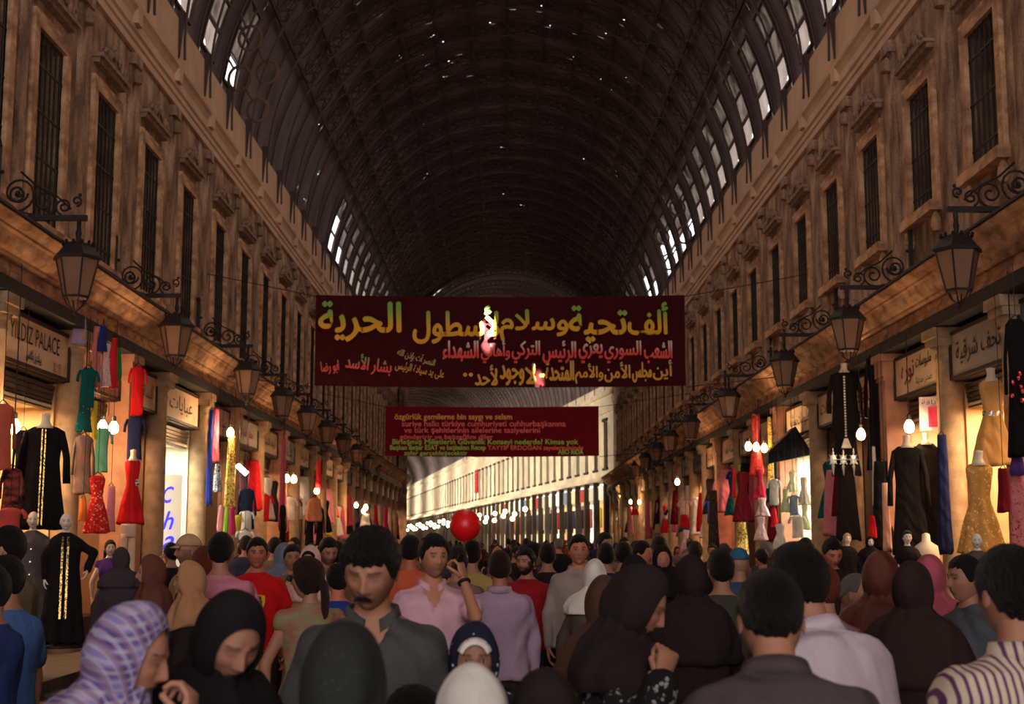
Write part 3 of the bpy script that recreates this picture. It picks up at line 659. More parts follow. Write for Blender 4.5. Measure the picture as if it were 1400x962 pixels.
for sx, side, pts in ((-1, 'left', [(107, 17.2), (245, 22.8), (343, 28.8), (391, 33.9), (425, 38.4), (452, 43.2), (474, 48.6), (492, 54), (506, 60), (517, 66), (526, 73)]), (1, 'right', [(1308, 16.7), (1155, 22.0), (1068, 27.2), (992, 34), (940, 41.3), (912, 47), (893, 53), (879, 59), (868, 65), (858, 72)])):
    for k, (x, y) in enumerate(pts):
        o = L0 if not used else copy_tree(L0); used = True
        X = P(x, 330, y).x; o.location = (X, y, 5.75); o.rotation_euler.z = 0 if sx < 0 else PI
        o.location.x = X + (-1.06 if sx < 0 else 1.06)
        if k < 8: o['label'] = '%s iron street lantern on a scrolled bracket along the %s wall' % (LN[k], side); o['group'] = 'lanterns along the %s wall' % side
        else: o['label'] = 'tiny distant iron lantern at the far end of the %s wall' % side; o['group'] = 'tiny far lanterns on the %s' % side
# bracket feet reach the wall
for sx in (-1, 1): pass

# ================= banners =================
MAROON = cloth('maroon_banner_cloth', (66, 14, 20))
def grad(name, top, bot, z0, z1, strength=0):
    def fn(t, c):
        s_ = t.new('SeparateXYZ'); t.ln(t.tc.outputs['Object'], s_.inputs[0]); m = t.new('MapRange'); m.inputs[1].default_value = z0; m.inputs[2].default_value = z1; t.ln(s_.outputs[2], m.inputs[0])
        t.ln(t.ramp(m.outputs[0], [(0, bot), (.45, bot), (.85, top)]), t.b.inputs['Base Color'])
    return mat(name, top, .8, fn=fn)
def banner(name, label, px0, px1, py0, py1, Y):
    a = P(px0, py0, Y); b = P(px1, py1, Y); w_, h_ = b.x-a.x, a.z-b.z; c = Vector(((a.x+b.x)/2, Y, (a.z+b.z)/2))
    r = thing(name, label, 'banner', c)
    def f(u, v, off=0): return ((u-.5)*w_, .05*math.sin(u*9)*math.sin(v*3+.5)+.02*math.sin(u*31+v*5)+off, (v-.5)*h_-.04*math.sin(u*PI)*(1) + .03)
    g = G(); n, m = 40, 10
    V = [f(i/n, j/m) for j in range(m+1) for i in range(n+1)]+[f(i/n, j/m, .012) for j in range(m+1) for i in range(n+1)]; k = n+1; o_ = k*(m+1); F = []
    for j in range(m):
        for i in range(n): q = j*k+i; F.append((q, q+1, q+1+k, q+k)); F.append((o_+q, o_+q+k, o_+q+1+k, o_+q+1))
    g.add(V, F); obj('banner_cloth', g, MAROON, r, True)
    for s in (-1, 1):
        for z in (h_/2, -h_/2): g = G(); g.tube([(s*w_/2, 0, z), (s*(6.58)-c.x, 0, z+(.5 if z > 0 else .3))], .012, 4); obj('rope', g, CORD, r)
    return r, w_, h_, c
B1, w1_, h1_, c1 = banner('arabic_banner', 'large maroon banner with gold and pink Arabic lettering across the street', 432, 938, 405, 529, 30)
MAROON = cloth('crimson_banner_cloth', (124, 20, 38))
B2, w2_, h2_, c2 = banner('turkish_banner', 'smaller maroon banner with red and green Latin lettering below the large one', 527, 819, 556, 624, 48)
def blet(B, c, Y, text, x0, x1, y0, y1, m, bold=.015, rot=0, shear=0):
    a = P(x0, y0, Y); b = P(x1, y1, Y); cx, cz = (a.x+b.x)/2-c.x, (a.z+b.z)/2-c.z
    return lettering(text, b.x-a.x, a.z-b.z, m, B, Matrix.Translation((cx, -.125, cz)) @ Matrix.Rotation(-rot, 4, 'Y'), bold, shear=shear)
def zz(y): return P(693, y, 30).z-c1.z
GOLD = grad('gold_green_banner_paint', (122, 172, 70), (226, 166, 48), zz(470), zz(418)); PINK = grad('coral_white_banner_paint', (214, 200, 190), (226, 80, 70), zz(500), zz(462)); GOLD2 = grad('gold_banner_paint', (190, 160, 110), (220, 160, 60), zz(522), zz(492)); CORG = grad('coral_green_banner_paint', (110, 150, 90), (222, 84, 76), zz(515), zz(486))
for tx, x0, x1, y0, y1 in (('ألف', 858, 912, 415, 458), ('تحية', 778, 856, 420, 467), ('وسلام', 684, 776, 425, 466), ('لأسطول', 566, 682, 420, 470), ('الحرية', 438, 548, 414, 467)):
    blet(B1, c1, 30, arab(tx), x0, x1, y0, y1, GOLD, .035)
for tx, x0, x1 in (('الشعب', 880, 918), ('السوري', 826, 876), ('يعزي', 791, 823), ('الرئيس', 742, 787), ('التركي', 700, 738), ('وأهالي', 658, 697), ('الشهداء', 606, 654)):
    blet(B1, c1, 30, arab(tx), x0, x1, 467, 497, PINK, .03)
for tx, x0, x1, y0 in (('أين', 892, 918, 493), ('مجلس', 864, 890, 496), ('الأمن', 826, 861, 496), ('والأمم', 786, 824, 498), ('المتحدة', 746, 784, 494), ('..', 738, 744, 512), ('لا', 718, 732, 498), ('وجود', 684, 716, 500), ('لأحد', 650, 680, 500), ('..', 634, 646, 511)):
    blet(B1, c1, 30, arab(tx), x0, x1, y0, y0+(27 if tx != '..' else 4), GOLD2, .03)
blet(B1, c1, 30, arab('بشار الأسد'), 474, 536, 486, 512, CORG, .03, -.12); blet(B1, c1, 30, arab('ابو رضا'), 440, 464, 494, 512, CORG, .025, .1)
blet(B1, c1, 30, arab('النصر آت بإذن الله'), 543, 596, 483, 497, GOLD2, .02, -.3); blet(B1, c1, 30, arab('على يد سيادة الرئيس'), 541, 608, 500, 514, GOLD2, .02, -.2)
def flat(n, c): return mat(n, c, .8, var=.1)
OR_, RD_, GR_, RG_ = flat('orange_banner_paint', (250, 186, 100)), flat('red_banner_paint', (255, 120, 116)), flat('green_banner_paint', (176, 226, 96)), flat('deep_red_banner_paint', (255, 126, 96))
for tx, x0, x1, y0, y1, m in (('özgürlük gemilerne bin saygı ve selam', 540, 700, 566, 576, OR_), ('suriye halkı türkiye cumhuriyeti cuhhurbaşkanına', 550, 773, 575.5, 585.5, RD_), ('ve türk şehitlerinin ailelerine taziyelerini', 553, 738, 584.5, 594, RD_), ('gönderirir ve başsağlını diler', 547, 674, 593.5, 602.5, RD_),
                              ('Birleşmiş Milletlerin Güvenlik Konseyi nederde? Kimse yok', 537, 790, 600.5, 609.5, GR_), ('Başkan Beşar ESAT ve başbakan Recep', 534, 664, 608.5, 617, GR_), ('TAYYIP ERDOĞAN sayelerindeinde', 667, 797, 607, 617, RG_), ('zafer gerçekleşecektir', 553, 639, 616.5, 624, GR_), ('ABO RIDA', 763, 797, 614.5, 621, GR_)):
    blet(B2, c2, 48, tx, x0, x1, y0, y1, m, .035)
# sunlight falling on the banner through two holes of the roof
for (x, y), pw, ang in (((667, 450), 330, 2.0), ((737, 511), 140, 1.3)):
    q = P(x, y, 29.9); s_ = q+Vector((-.3, -4.5, 9.5)); lamp('sunbeam', 'SPOT', s_, pw*1300, (1, .9, .75), .03, aim(s_, q), angle=math.radians(ang), blend=.6)

# ================= bulbs =================
BULBE = emis('warm_bulb_glow', (255, 206, 140), 26)
def bulb(label, px, py, Y, power=26, color=(1, .62, .32), r=.085, cfl=False, top=4.8, n=1, m=None):
    p = P(px, py, Y); t = thing('hanging_bulb', label, 'bulb', p)
    for k in range(n):
        dx = (k-(n-1)/2)*r*2.1; g = G(); g.lathe([(.01, -.13), (.055, -.11), (.075, -.06), (.07, 0), (.04, .05), (.028, .07)] if not cfl else [(.02, -.16), (.055, -.14), (.06, 0), (.045, .06)], (dx, 0, -.02*k), 12); g.V = [v*np.array([r/.075]*3) if 0 else v for v in g.V]
        obj('glass_bulb', g, m or BULBE, t, True); g = G(); g.lathe([(.028, .065), (.034, .07), (.034, .14), (.012, .16)], (dx, 0, -.02*k), 10); obj('socket', g, CORD, t)
    g = G(); g.tube([(0, 0, .14), (0, 0, max(.2, top-p.z))], .008, 4); obj('cord', g, CORD, t)
    lamp('bulb_light', 'POINT', (0, -.12, -.05), power, color, .1, parent=t); return t
for a in [('pear-shaped bulb glowing at the left edge under the lettered sign', 20, 580, 17.3, 34), ('pair of bright bulbs between teal shirt and rosy pier', 148, 580, 21.8, 40), ('bulb above the column of gold sequins on the left', 315, 589, 28.6, 30), ('double bulb before the tan pier on the left', 397, 652, 35.2, 30), ('bulb beside the red cloth far on the left', 433, 669, 40, 20), ('bulb left of the distant cluster at the left shops', 487, 689, 52, 20), ('lower bulb of the distant cluster at left shops', 497, 697, 54, 20), ('upper right bulb of the distant left cluster', 500, 692, 50, 18),
          ('starry bulb beside the black abayas on the right', 1177, 591, 23.6, 34), ('slim bulb hanging before the black gown on the right', 1243, 580, 20.6, 10), ('triple bulb in front of the red sequined dress', 1034, 608, 31.2, 30), ('bulb between orange lit columns on the right', 926, 657, 43, 40), ('first bulb far down the right arcade by the pink cloth', 862, 685, 66, 20), ('second bulb far down the right arcade', 874, 685, 64, 20), ('cool white bulb at the far right corner', 849, 677, 78, 40)]:
    bulb(a[0], a[1], a[2], a[3], a[4]*2.2, n=2 if 'pair' in a[0] or 'double' in a[0] else 3 if 'triple' in a[0] else 1)
t = thing('tube_lamp', 'short white fluorescent tube by the gold sequins', 'lamp', P(331, 641, 28.8)); g = G(); g.tube([(-.10, 0, .08), (.10, 0, -.10)], .055, 8); obj('tube_glass', g, emis('cool_tube_glow', (235, 245, 255), 8), t); g = G(); g.tube([(-.14, .03, .12), (-.10, 0, .08)], .05, 6); obj('tube_holder', g, CORD, t)
# ================= goods =================
PROF = {'dress': [(0, .20), (.05, .30), (.16, .27), (.36, .21), (.42, .22), (.65, .36), (1, .5)], 'gown': [(0, .24), (.04, .42), (.15, .37), (.35, .34), (.6, .39), (1, .5)],
        't_shirt': [(0, .18), (.07, .36), (.4, .33), (1, .36)], 'scarf': [(0, .16), (.1, .36), (.5, .44), (.85, .5), (1, .42)], 'coat': [(0, .22), (.05, .42), (.4, .36), (1, .46)], 'slip': [(0, .3), (.2, .36), (.5, .40), (1, .5)]}
PLASTER = mat('mannequin_plastic', (226, 208, 184), .35, var=.05)
GOLDT = sequin('gold_trim', (50, 36, 18), (236, 190, 110), 110)
SILV = sequin('silver_trim', (80, 80, 80), (235, 235, 240), 60)
def garment_mesh(kind, w_, h_, m, seed=0, folds=7, depth=.30, amp=.10):
    g = G(); n, k = 22, 26
    if kind == 'trousers':
        g.loft([[(w_*.42*math.cos(a), w_*.16*math.sin(a), -t*h_) for a in np.linspace(0, 2*PI, 16, endpoint=False)] for t in (0, .04, .2, .26)])
        for s in (-1, 1): g.loft([[(s*w_*(.2+.05*t)+w_*(.21-.03*t)*math.cos(a), w_*.15*math.sin(a)+.01*math.sin(t*9+s), -h_*(.18+.82*t)) for a in np.linspace(0, 2*PI, 14, endpoint=False)] for t in np.linspace(0, 1, 8)])
        return g
    pf = PROF[kind]; rings = []
    for i in range(n+1):
        t = i/n; hw = np.interp(t, [p[0] for p in pf], [p[1] for p in pf])*w_; dp = hw*depth*(1 if kind != 'scarf' else .5)+.015
        am = amp*t**1.1*(1 if kind not in ('t_shirt', 'coat') else .35)
        rings.append([((hw+am*hw*math.cos(a*folds+seed))*math.cos(a), (dp+am*hw*.9*math.cos(a*folds+seed))*math.sin(a)+.02*math.sin(t*5+seed), -t*h_+(0 if t < 1 else .02*h_*math.sin(a*3+seed))) for a in np.linspace(0, 2*PI, k, endpoint=False)])
    g.loft(rings)
    if kind in ('gown', 'coat', 't_shirt'):
        L_ = {'gown': .50, 'coat': .62, 't_shirt': .30}[kind]
        for s in (-1, 1):
            p0 = Vector((s*w_*.36, 0, -.06*h_)); p1 = Vector((s*w_*(.50 if kind != 't_shirt' else .52), -.02, -(.06+L_)*h_)); mid = p0.lerp(p1, .5)+Vector((s*.05*w_, 0, 0)); r = w_*.085
            g.tube([p0, p0.lerp(mid, .5), mid, p1], [r*.9, r*1.1, r*1.05, r*1.15], 10, flat=.6)
    return g
def bust(g_parent, w_, neck=True):
    g = G(); g.lathe([(.0, -.02), (w_*.20, -.02), (w_*.12, .03), (w_*.095, .07), (w_*.10, .13), (w_*.11, .15), (0.001, .165)], n=14); obj('bust', g, PLASTER, g_parent, True)
def garment(kind, label, m, px, y0, y1, Y, wpx, face=None, cat=None, seed=None, form=False, trim=None, belt=None, group=None, amp=.10, cordtop=4.76):
    a = P(px, y0, Y); b = P(px, y1, Y); h_ = a.z-b.z; w_ = wpx*Y/FPX*1.0; seed = RNG.randint(99) if seed is None else seed
    r = thing(kind if kind != 'slip' else 'hanging_cloth', label, cat or {'gown': 'dress', 'dress': 'dress', 't_shirt': 'shirt', 'trousers': 'trousers', 'scarf': 'scarf', 'coat': 'coat', 'slip': 'cloth'}[kind], a, math.radians(face if face is not None else (28 if a.x < 0 else -28)), group)
    obj('fabric', garment_mesh(kind, w_, h_, m, seed, amp=amp), m, r, True)
    if form: bust(r, w_)
    else:
        g = G(); g.tube([(-w_*.22, 0, -.01), (0, 0, .05), (w_*.22, 0, -.01)], .008, 5)
        g.tube([(0, 0, .05), (0, 0, max(.12, cordtop-a.z) if a.z < cordtop else .12)], .005, 4); obj('hanger', g, CORD, r)
    if trim:
        for s in (-1, 1):
            g = G(); d = .30*.36*w_+.03; g.loft([[(s*w_*.035-w_*.014, -d-.012-.1*w_*t*.9, -h_*(.03+.94*t)), (s*w_*.035+w_*.014, -d-.012-.1*w_*t*.9, -h_*(.03+.94*t)), (s*w_*.035+w_*.014, -d+.03, -h_*(.03+.94*t)), (s*w_*.035-w_*.014, -d+.03, -h_*(.03+.94*t))] for t in np.linspace(0, 1, 10)]); obj('trim', g, trim, r)
    if belt:
        g = G(); g.loft([[(w_*.235*math.cos(a), w_*.12*math.sin(a), -h_*t) for a in np.linspace(0, 2*PI, 20, endpoint=False)] for t in (.36, .42)]); obj('belt', g, belt, r)
    return r
BK = cloth('black_gown_cloth', (26, 22, 24)); BK2 = cloth('soft_black_cloth', (38, 30, 30)); RED = cloth('red_dress_cloth', (200, 28, 36)); RED2 = cloth('scarlet_cloth', (214, 40, 46)); NAVY = cloth('navy_cloth', (34, 40, 82)); TEAL = cloth('teal_cloth', (10, 88, 92)); MINT = cloth('mint_cloth', (120, 196, 160)); LAV = cloth('lavender_cloth', (176, 160, 206)); WHT = cloth('white_cloth', (226, 216, 206)); PNK = cloth('pink_cloth', (226, 140, 150)); SAL = cloth('salmon_jacket_cloth', (206, 96, 76)); YEL = cloth('yellow_cloth', (222, 196, 60)); BLU = cloth('royal_blue_cloth', (40, 50, 130)); GRY = cloth('grey_brown_cloth', (128, 108, 98), 'floral', (180, 80, 80)); FLR = cloth('red_floral_cloth', (196, 34, 34), 'floral', (226, 180, 150)); SAND = cloth('gold_satin_cloth', (226, 168, 96), rough=.4); LACE = cloth('gold_lace_cloth', (206, 150, 76), 'floral', (240, 206, 140)); PUR = cloth('purple_cloth', (84, 50, 120)); GRN = cloth('green_cloth', (40, 130, 70)); ROSE = cloth('rose_cloth', (206, 90, 110)); PALEG = cloth('pale_green_cloth', (196, 210, 160)); BURG = cloth('burgundy_cloth', (110, 20, 34)); WP = cloth('white_pink_cloth', (232, 200, 200), 'floral', (220, 90, 110)); TSPOT = cloth('teal_spotted_cloth', (8, 80, 84), 'dots', (190, 200, 120)); BEI = cloth('beige_cloth', (196, 160, 128)); GSEQ = sequin('gold_sequin', (120, 84, 24), (255, 220, 120), 45); RSEQ = sequin('red_sequin', (150, 14, 22), (240, 90, 80), 60); MAUVE = cloth('mauve_cloth', (150, 110, 130))
for a in [
    ('gown', 'black gown with two gold embroidered front bands hanging by the pear-shaped bulb', BK, 62, 583, 722, 16.6, 62, dict(face=12, form=True, trim=GOLDT)),
    ('coat', 'salmon pink jacket at the left edge of the picture', SAL, 4, 552, 642, 15.6, 34, {}), ('coat', 'dark jacket with coral panels hanging under the bulb at left edge', cloth('coral_dark_cloth', (150, 70, 56), 'camo', (40, 24, 26), .4), 17, 640, 702, 15.8, 30, {}),
    ('t_shirt', 'coral blouse lying low at the left edge beside the pale mannequin', cloth('coral_cloth', (214, 84, 74)), 14, 694, 735, 15.2, 40, {}),
    ('coat', 'black jacket with silver sequin fringe left of the black gold-trimmed gown', BK2, 32, 588, 700, 17.0, 24, dict(trim=SILV)),
    ('scarf', 'lavender scarf at the top of the left garment cluster', LAV, 110, 430, 470, 20.0, 20, dict(cordtop=4.8)), ('slip', 'blue cloth corner at the top of the left garment cluster', BLU, 141, 446, 480, 20.2, 14, {}),
    ('t_shirt', 'teal shirt with spotted lower half below the lavender scarf', TEAL, 121, 503, 556, 20.0, 28, {}), ('slip', 'teal skirt with pale spots hanging under the teal shirt', TSPOT, 116, 552, 590, 20.0, 22, {}),
    ('slip', 'red and white striped cloth left of the red strip on the garment cluster', cloth('red_white_cloth', (206, 50, 60), 'vstripe', (226, 206, 190), 3), 133, 446, 530, 20.4, 14, {}), ('dress', 'pale lace dress with red hem in the upper left cluster', WP, 146, 470, 528, 20.5, 18, {}), ('slip', 'bright red cloth strip in the upper left cluster', RED2, 157, 462, 530, 20.6, 12, {}), ('scarf', 'green scarf against the capital of the rosy pier', GRN, 163, 474, 520, 20.8, 9, {}),
    ('slip', 'yellow scarf edge behind the teal skirt', YEL, 130, 548, 600, 20.3, 9, {}), ('t_shirt', 'mint cardigan beside the pair of bulbs', MINT, 140, 585, 645, 20.6, 26, {}), ('coat', 'grey floral blouse hanging left of the mint cardigan', GRY, 115, 595, 675, 19.6, 28, {}),
    ('dress', 'red floral dress hanging above the purple top', FLR, 134, 650, 728, 19.0, 36, {}), ('slip', 'pink and white cloth right of the red floral dress', PNK, 152, 664, 726, 19.2, 16, {}), ('slip', 'orange scarf left of the red floral dress', cloth('orange_cloth', (226, 120, 60)), 114, 680, 712, 18.8, 12, {}),
    ('t_shirt', 'red top hanging high beside the rosy pier', RED, 189, 500, 567, 22.6, 24, {}), ('t_shirt', 'navy sleeveless jersey under the high red top', NAVY, 185, 570, 628, 22.6, 28, {}), ('dress', 'plain red short dress with a badge on the rosy pier', RED, 182, 628, 716, 21.8, 36, dict(face=12, form=True)), ('trousers', 'pale trousers hanging below the plain red dress', cloth('pale_trouser_cloth', (206, 184, 176)), 176, 716, 790, 21.6, 24, dict(face=12)),
    ('slip', 'royal blue cloth on the left edge of the gold sequin stall', BLU, 289, 560, 690, 28.4, 9, {}), ('slip', 'pink cloth above the silver belts on the left', ROSE, 296, 558, 632, 28.6, 12, {}), ('slip', 'column of gold sequins hanging beneath a bulb', GSEQ, 317, 595, 695, 28.6, 17, dict(amp=.05)), ('slip', 'silver sequined strips beside the gold sequins', SILV, 298, 634, 672, 28.0, 12, {}),
    ('scarf', 'pink scarf among three hanging below the gold sequins', PNK, 302, 690, 726, 28.0, 9, {}), ('scarf', 'lime scarf among three hanging below the gold sequins', cloth('lime_cloth', (150, 190, 60)), 310, 692, 728, 28.0, 7, {}), ('scarf', 'magenta scarf among three hanging below the gold sequins', cloth('magenta_cloth', (176, 40, 96)), 318, 692, 730, 28.0, 9, {}),
    ('coat', 'dark blue hoodie hung beside the gold sequins', cloth('dark_blue_cloth', (30, 40, 66)), 338, 668, 722, 29.5, 24, {}), ('t_shirt', 'grey white shirt on the lower part of the left sequin stall', WHT, 337, 698, 728, 28.4, 20, {}), ('t_shirt', 'yellow childrens shirt low on the left sequin stall', YEL, 325, 704, 730, 28.2, 14, {}), ('t_shirt', 'crumpled white shirt lowest on left sequin stall', WHT, 335, 725, 752, 27.4, 24, {}),
    ('slip', 'rosy long cloth beside the third left pier', ROSE, 388, 600, 720, 34.5, 10, {}), ('coat', 'black coat far along the left shops', BK, 387, 690, 742, 33, 10, {}), ('slip', 'narrow red cloth above the far left bulb', RED2, 436, 628, 668, 40, 9, {}), ('scarf', 'wide orange shawl spread over black coats on the left', cloth('apricot_cloth', (206, 130, 90)), 430, 680, 712, 38, 24, {}), ('coat', 'first black coat beneath the orange shawl', BK, 424, 700, 745, 38, 14, {}), ('coat', 'second black coat beneath the orange shawl', BK, 438, 694, 745, 38.6, 12, {}),
    ('dress', 'gold satin halter dress lit in the nearest right show window', SAND, 1355, 520, 636, 17.2, 58, dict(face=-8, form=True, belt=SILV)), ('dress', 'gold lace ruffled dress on a bust in front of the right column', LACE, 1338, 634, 756, 16.4, 62, dict(face=-8, form=True, amp=.16)), ('gown', 'long black dress with red embroidery hung at the right edge', BK, 1388, 436, 622, 15.2, 34, dict(face=-10)), ('slip', 'red sequined cloth behind the gold lace dress', BURG, 1371, 640, 700, 16.8, 20, {}), ('slip', 'pink printed cloth at the right edge beside the lace dress', cloth('rose_print_cloth', (214, 130, 126), 'floral', (190, 50, 60)), 1390, 640, 752, 15.6, 26, {}), ('scarf', 'purple scarf at the right edge over pink cloth', PUR, 1390, 622, 650, 15.4, 20, {}),
    ('slip', 'long navy cloth hanging left of the nearest right column', NAVY, 1287, 594, 755, 19.4, 20, {}), ('gown', 'black gown with ruffled front on a bust left of the navy cloth', BK, 1240, 610, 756, 19.8, 50, dict(face=-10, form=True, amp=.06)), ('gown', 'second black gown with sequined shoulder behind the ruffled one', BK2, 1266, 606, 756, 20.6, 40, dict(face=-10, form=True)),
    ('gown', 'long black abaya hung high beside the capital of the rosy right pier', BK, 1199, 484, 640, 23.2, 36, dict(face=-10)), ('slip', 'lower black abaya hanging beside the rosy right pier', BK, 1204, 630, 752, 22.8, 30, {}), ('slip', 'pink cream scarf hanging between the black abayas and the gowns', cloth('cream_pink_cloth', (222, 180, 160)), 1210, 660, 752, 21.6, 12, {}), ('slip', 'pale scarf beneath the starry bulb on the right', WHT, 1194, 610, 690, 23.0, 7, {}),
    ('coat', 'black top with white necklace cord hung high on the right arcade', BK, 1154, 508, 592, 24.9, 44, dict(face=-10, form=True)), ('slip', 'black skirt with silver brooches under the black top', BK, 1155, 586, 650, 24.9, 40, dict(face=-10, amp=.04)), ('slip', 'long plain black skirt below the silver brooches', BK, 1157, 648, 738, 24.8, 34, dict(face=-10, amp=.04)), ('slip', 'bronze cloth strip between black abayas on the right', cloth('bronze_cloth', (150, 96, 50)), 1173, 500, 575, 25.4, 7, {}),
    ('slip', 'red cloth on small red stand right of mannequin heads', RED, 1192, 705, 735, 21.5, 12, {}),
    ('dress', 'upper red sequined dress hung above the triple bulb', RSEQ, 1033, 566, 650, 31.8, 22, {}), ('dress', 'lower pink red sequined dress under the triple bulb', cloth('cherry_cloth', (190, 30, 60)), 1038, 640, 682, 31.0, 18, {}), ('slip', 'strip of gold sequins right of the red sequined dress', GSEQ, 1052, 570, 660, 31.4, 9, {}), ('dress', 'dark red short dress hung left of the triple bulb', BURG, 1015, 645, 712, 33.0, 30, {}), ('slip', 'narrow bright red cloth left of the dark red dress', RED2, 1003, 640, 680, 33.4, 6, {}), ('slip', 'glittering gold cloth low beside dark red dress', GSEQ, 1014, 714, 758, 31.5, 18, {}),
    ('t_shirt', 'white childrens shirt beside gold sequins at the white lit stall', WHT, 1058, 654, 690, 30.0, 18, {}), ('dress', 'white and pink childrens dress lower on the white lit stall', WP, 1042, 680, 705, 30.4, 20, {}), ('dress', 'pink frilled childrens dress beneath the white and pink one', WP, 1040, 706, 738, 30.0, 20, {}), ('dress', 'pale green childrens dress in the white lit stall', PALEG, 1074, 668, 700, 29.6, 16, {}), ('dress', 'cream childrens dress topmost in the white lit stall', cloth('cream_cloth', (230, 220, 180)), 1083, 645, 672, 29.8, 18, {}), ('dress', 'white frock with red bodice in the white lit stall', WHT, 1099, 652, 690, 29.4, 18, dict(belt=RED)), ('t_shirt', 'blue grey childrens shirt in the middle of the white lit stall', cloth('blue_grey_cloth', (130, 150, 170)), 1085, 676, 704, 29.5, 16, {}), ('dress', 'white dress hanging lowest in the white lit stall', WHT, 1066, 716, 750, 29.2, 22, {}), ('dress', 'pale lime dress low on the right of the white lit stall', PALEG, 1100, 690, 724, 29.3, 16, {}), ('t_shirt', 'pale shirt printed with a pink square in the white lit stall', cloth('pink_square_cloth', (226, 220, 206), 'floral', (226, 120, 170), .5), 1090, 704, 735, 29.2, 22, {}), ('slip', 'red garment beside lower dresses of the white lit stall', RED, 1058, 695, 720, 30.2, 10, {}),
    ('t_shirt', 'white childrens shirt with red V hung between orange lit columns', cloth('white_red_cloth', (230, 196, 170)), 936, 684, 704, 41.5, 18, {}), ('slip', 'red childrens skirt under the white shirt with red V', RED, 936, 700, 721, 41.5, 15, {}), ('dress', 'pink white childrens dress under the red skirt', WP, 938, 724, 752, 41, 16, {}),
    ('slip', 'dark cloth hanging between far right columns', cloth('dark_print_cloth', (50, 40, 38), 'camo', (90, 70, 56)), 975, 670, 750, 38, 16, {}), ('slip', 'pink long cloth near the far right corner bulbs', PNK, 862, 692, 730, 64, 8, {}), ('slip', 'red cloth near the far right corner bulbs', RED, 868, 696, 704, 63, 12, {}), ('slip', 'rose cloth hung at the last right shops', ROSE, 886, 685, 735, 58, 7, {}), ('slip', 'white lit cloth at the far right corner', WHT, 850, 660, 720, 76, 7, {}),
    ('slip', 'first pink red cloth far along the left shops', RED2, 514, 690, 720, 60, 7, {}), ('slip', 'second pink red cloth far along the left shops', cloth('hot_pink_cloth', (220, 50, 90)), 528, 692, 722, 62, 7, {}), ('slip', 'white round bundle by the distant left bulbs', WHT, 500, 702, 722, 50, 16, {})]:
    garment(a[0], a[1], a[2], a[3], a[4], a[5], a[6], a[7], **a[8])
# silver brooches and necklace on the black hangings
for x in (1139, 1153, 1167):
    t = thing('silver_brooch', '%s of the three silver brooches on the black skirt' % {1139: 'left', 1153: 'middle', 1167: 'right'}[x], 'brooch', P(x, 628, 24.6)-Vector((0, .0, 0)), -.17); g = G()
    g.sph((0, 0, 0), (.06, .015, .09), 10, 6)
    for a in np.linspace(0, 2*PI, 8, endpoint=False): g.tube([(0, 0, 0), (.09*math.cos(a), 0, .12*math.sin(a))], [.02, .008], 5)
    g.tube([(0, 0, -.1), (0, 0, -.28)], [.03, .006], 6); g.tube([(0, 0, .1), (0, 0, .2)], [.02, .004], 6)
    obj('setting', g, mat('bright_silver', (226, 226, 220), .25, .7), t)
t = thing('necklace', 'long white bead necklace over the high black top', 'necklace', P(1154, 515, 24.6), -.17); g = G()
for k in range(22): g.sph((0, 0, -.05*k), .02, 6, 4)
obj('bead_string', g, WHT, t); g = G(); g.loft([[(-.03, -.03, -1.1), (.03, -.03, -1.1), (.03, .03, -1.1), (-.03, .03, -1.1)], [(-.09, -.04, -1.27), (.09, -.04, -1.27), (.09, .04, -1.27), (-.09, .04, -1.27)]]); obj('pendant', g, WHT, t)
# embroidery on the black dress at the right edge, badge on the red dress
o = [x for x in bpy.data.objects if x.get('label', '').startswith('long black dress with red')][0]; g = G()
for k in range(7): g.sph((.05*math.cos(k*1.9)*(k % 3), -.10-.01*k, -.62-.05*k), (.022, .012, .03), 6, 4)
obj('embroidery', g, RSEQ, o)
o = [x for x in bpy.data.objects if x.get('label', '').startswith('plain red short')][0]; g = G(); g.sph((.08, -.085, -.36), (.035, .015, .055), 8, 5); obj('badge', g, SILV, o)
# blue lettered panel in the white shop on the left
t = thing('letter_panel', 'white upright panel with blue letters Char in the bright left shop', 'sign', P(233, 722, 25.9)); a0 = P(222, 645, 25.9); a1 = P(244, 792, 25.9)
g = G(); g.box((0, .03, 0), (a1.x-a0.x, .05, a0.z-a1.z)); obj('panel', g, mat('backlit_panel', (232, 226, 208), .5, emit=(232, 214, 180), estr=.55), t)
BLUEL = mat('blue_lit_letter', (60, 60, 230), .5, emit=(70, 66, 240), estr=.9)
for ch, y, hh in (('C', 676, 22), ('h', 711, 24), ('a', 742, 18), ('r', 772, 18)):
    q = P(230, y, 25.85)-t.location; lettering(ch, .20, hh*25.9/FPX, BLUEL, t, Matrix.Translation(q), .02, shear=.35)
t = thing('poster', 'pink and white advertising poster in the second right shop', 'poster', P(1277, 565, 20.4), -.5); g = G(); g.box((0, 0, 0), (.42, .02, .50)); obj('paper', g, cloth('poster_print', (226, 206, 206)), t); g = G(); g.box((.06, -.015, -.05), (.28, .012, .30)); obj('printed_picture', g, cloth('poster_pink', (224, 70, 110)), t); lettering(arab('أناقة'), .24, .09, LETD, t, Matrix.Translation((-.05, -.025, .18)), .01)
# awning and black umbrella-like canopy of the white lit stall
t = thing('canopy', 'small dark slanted canopy above the white lit childrens stall', 'awning', P(1083, 640, 29.8)); g = G(); g.loft([[(-.5, 0, .1), (.45, 0, .3), (.45, .5, .3), (-.5, .5, .1)], [(-.5, 0, .35), (.1, 0, .9), (.1, .5, .9), (-.5, .5, .35)]]); obj('canopy_cloth', g, BK, t)
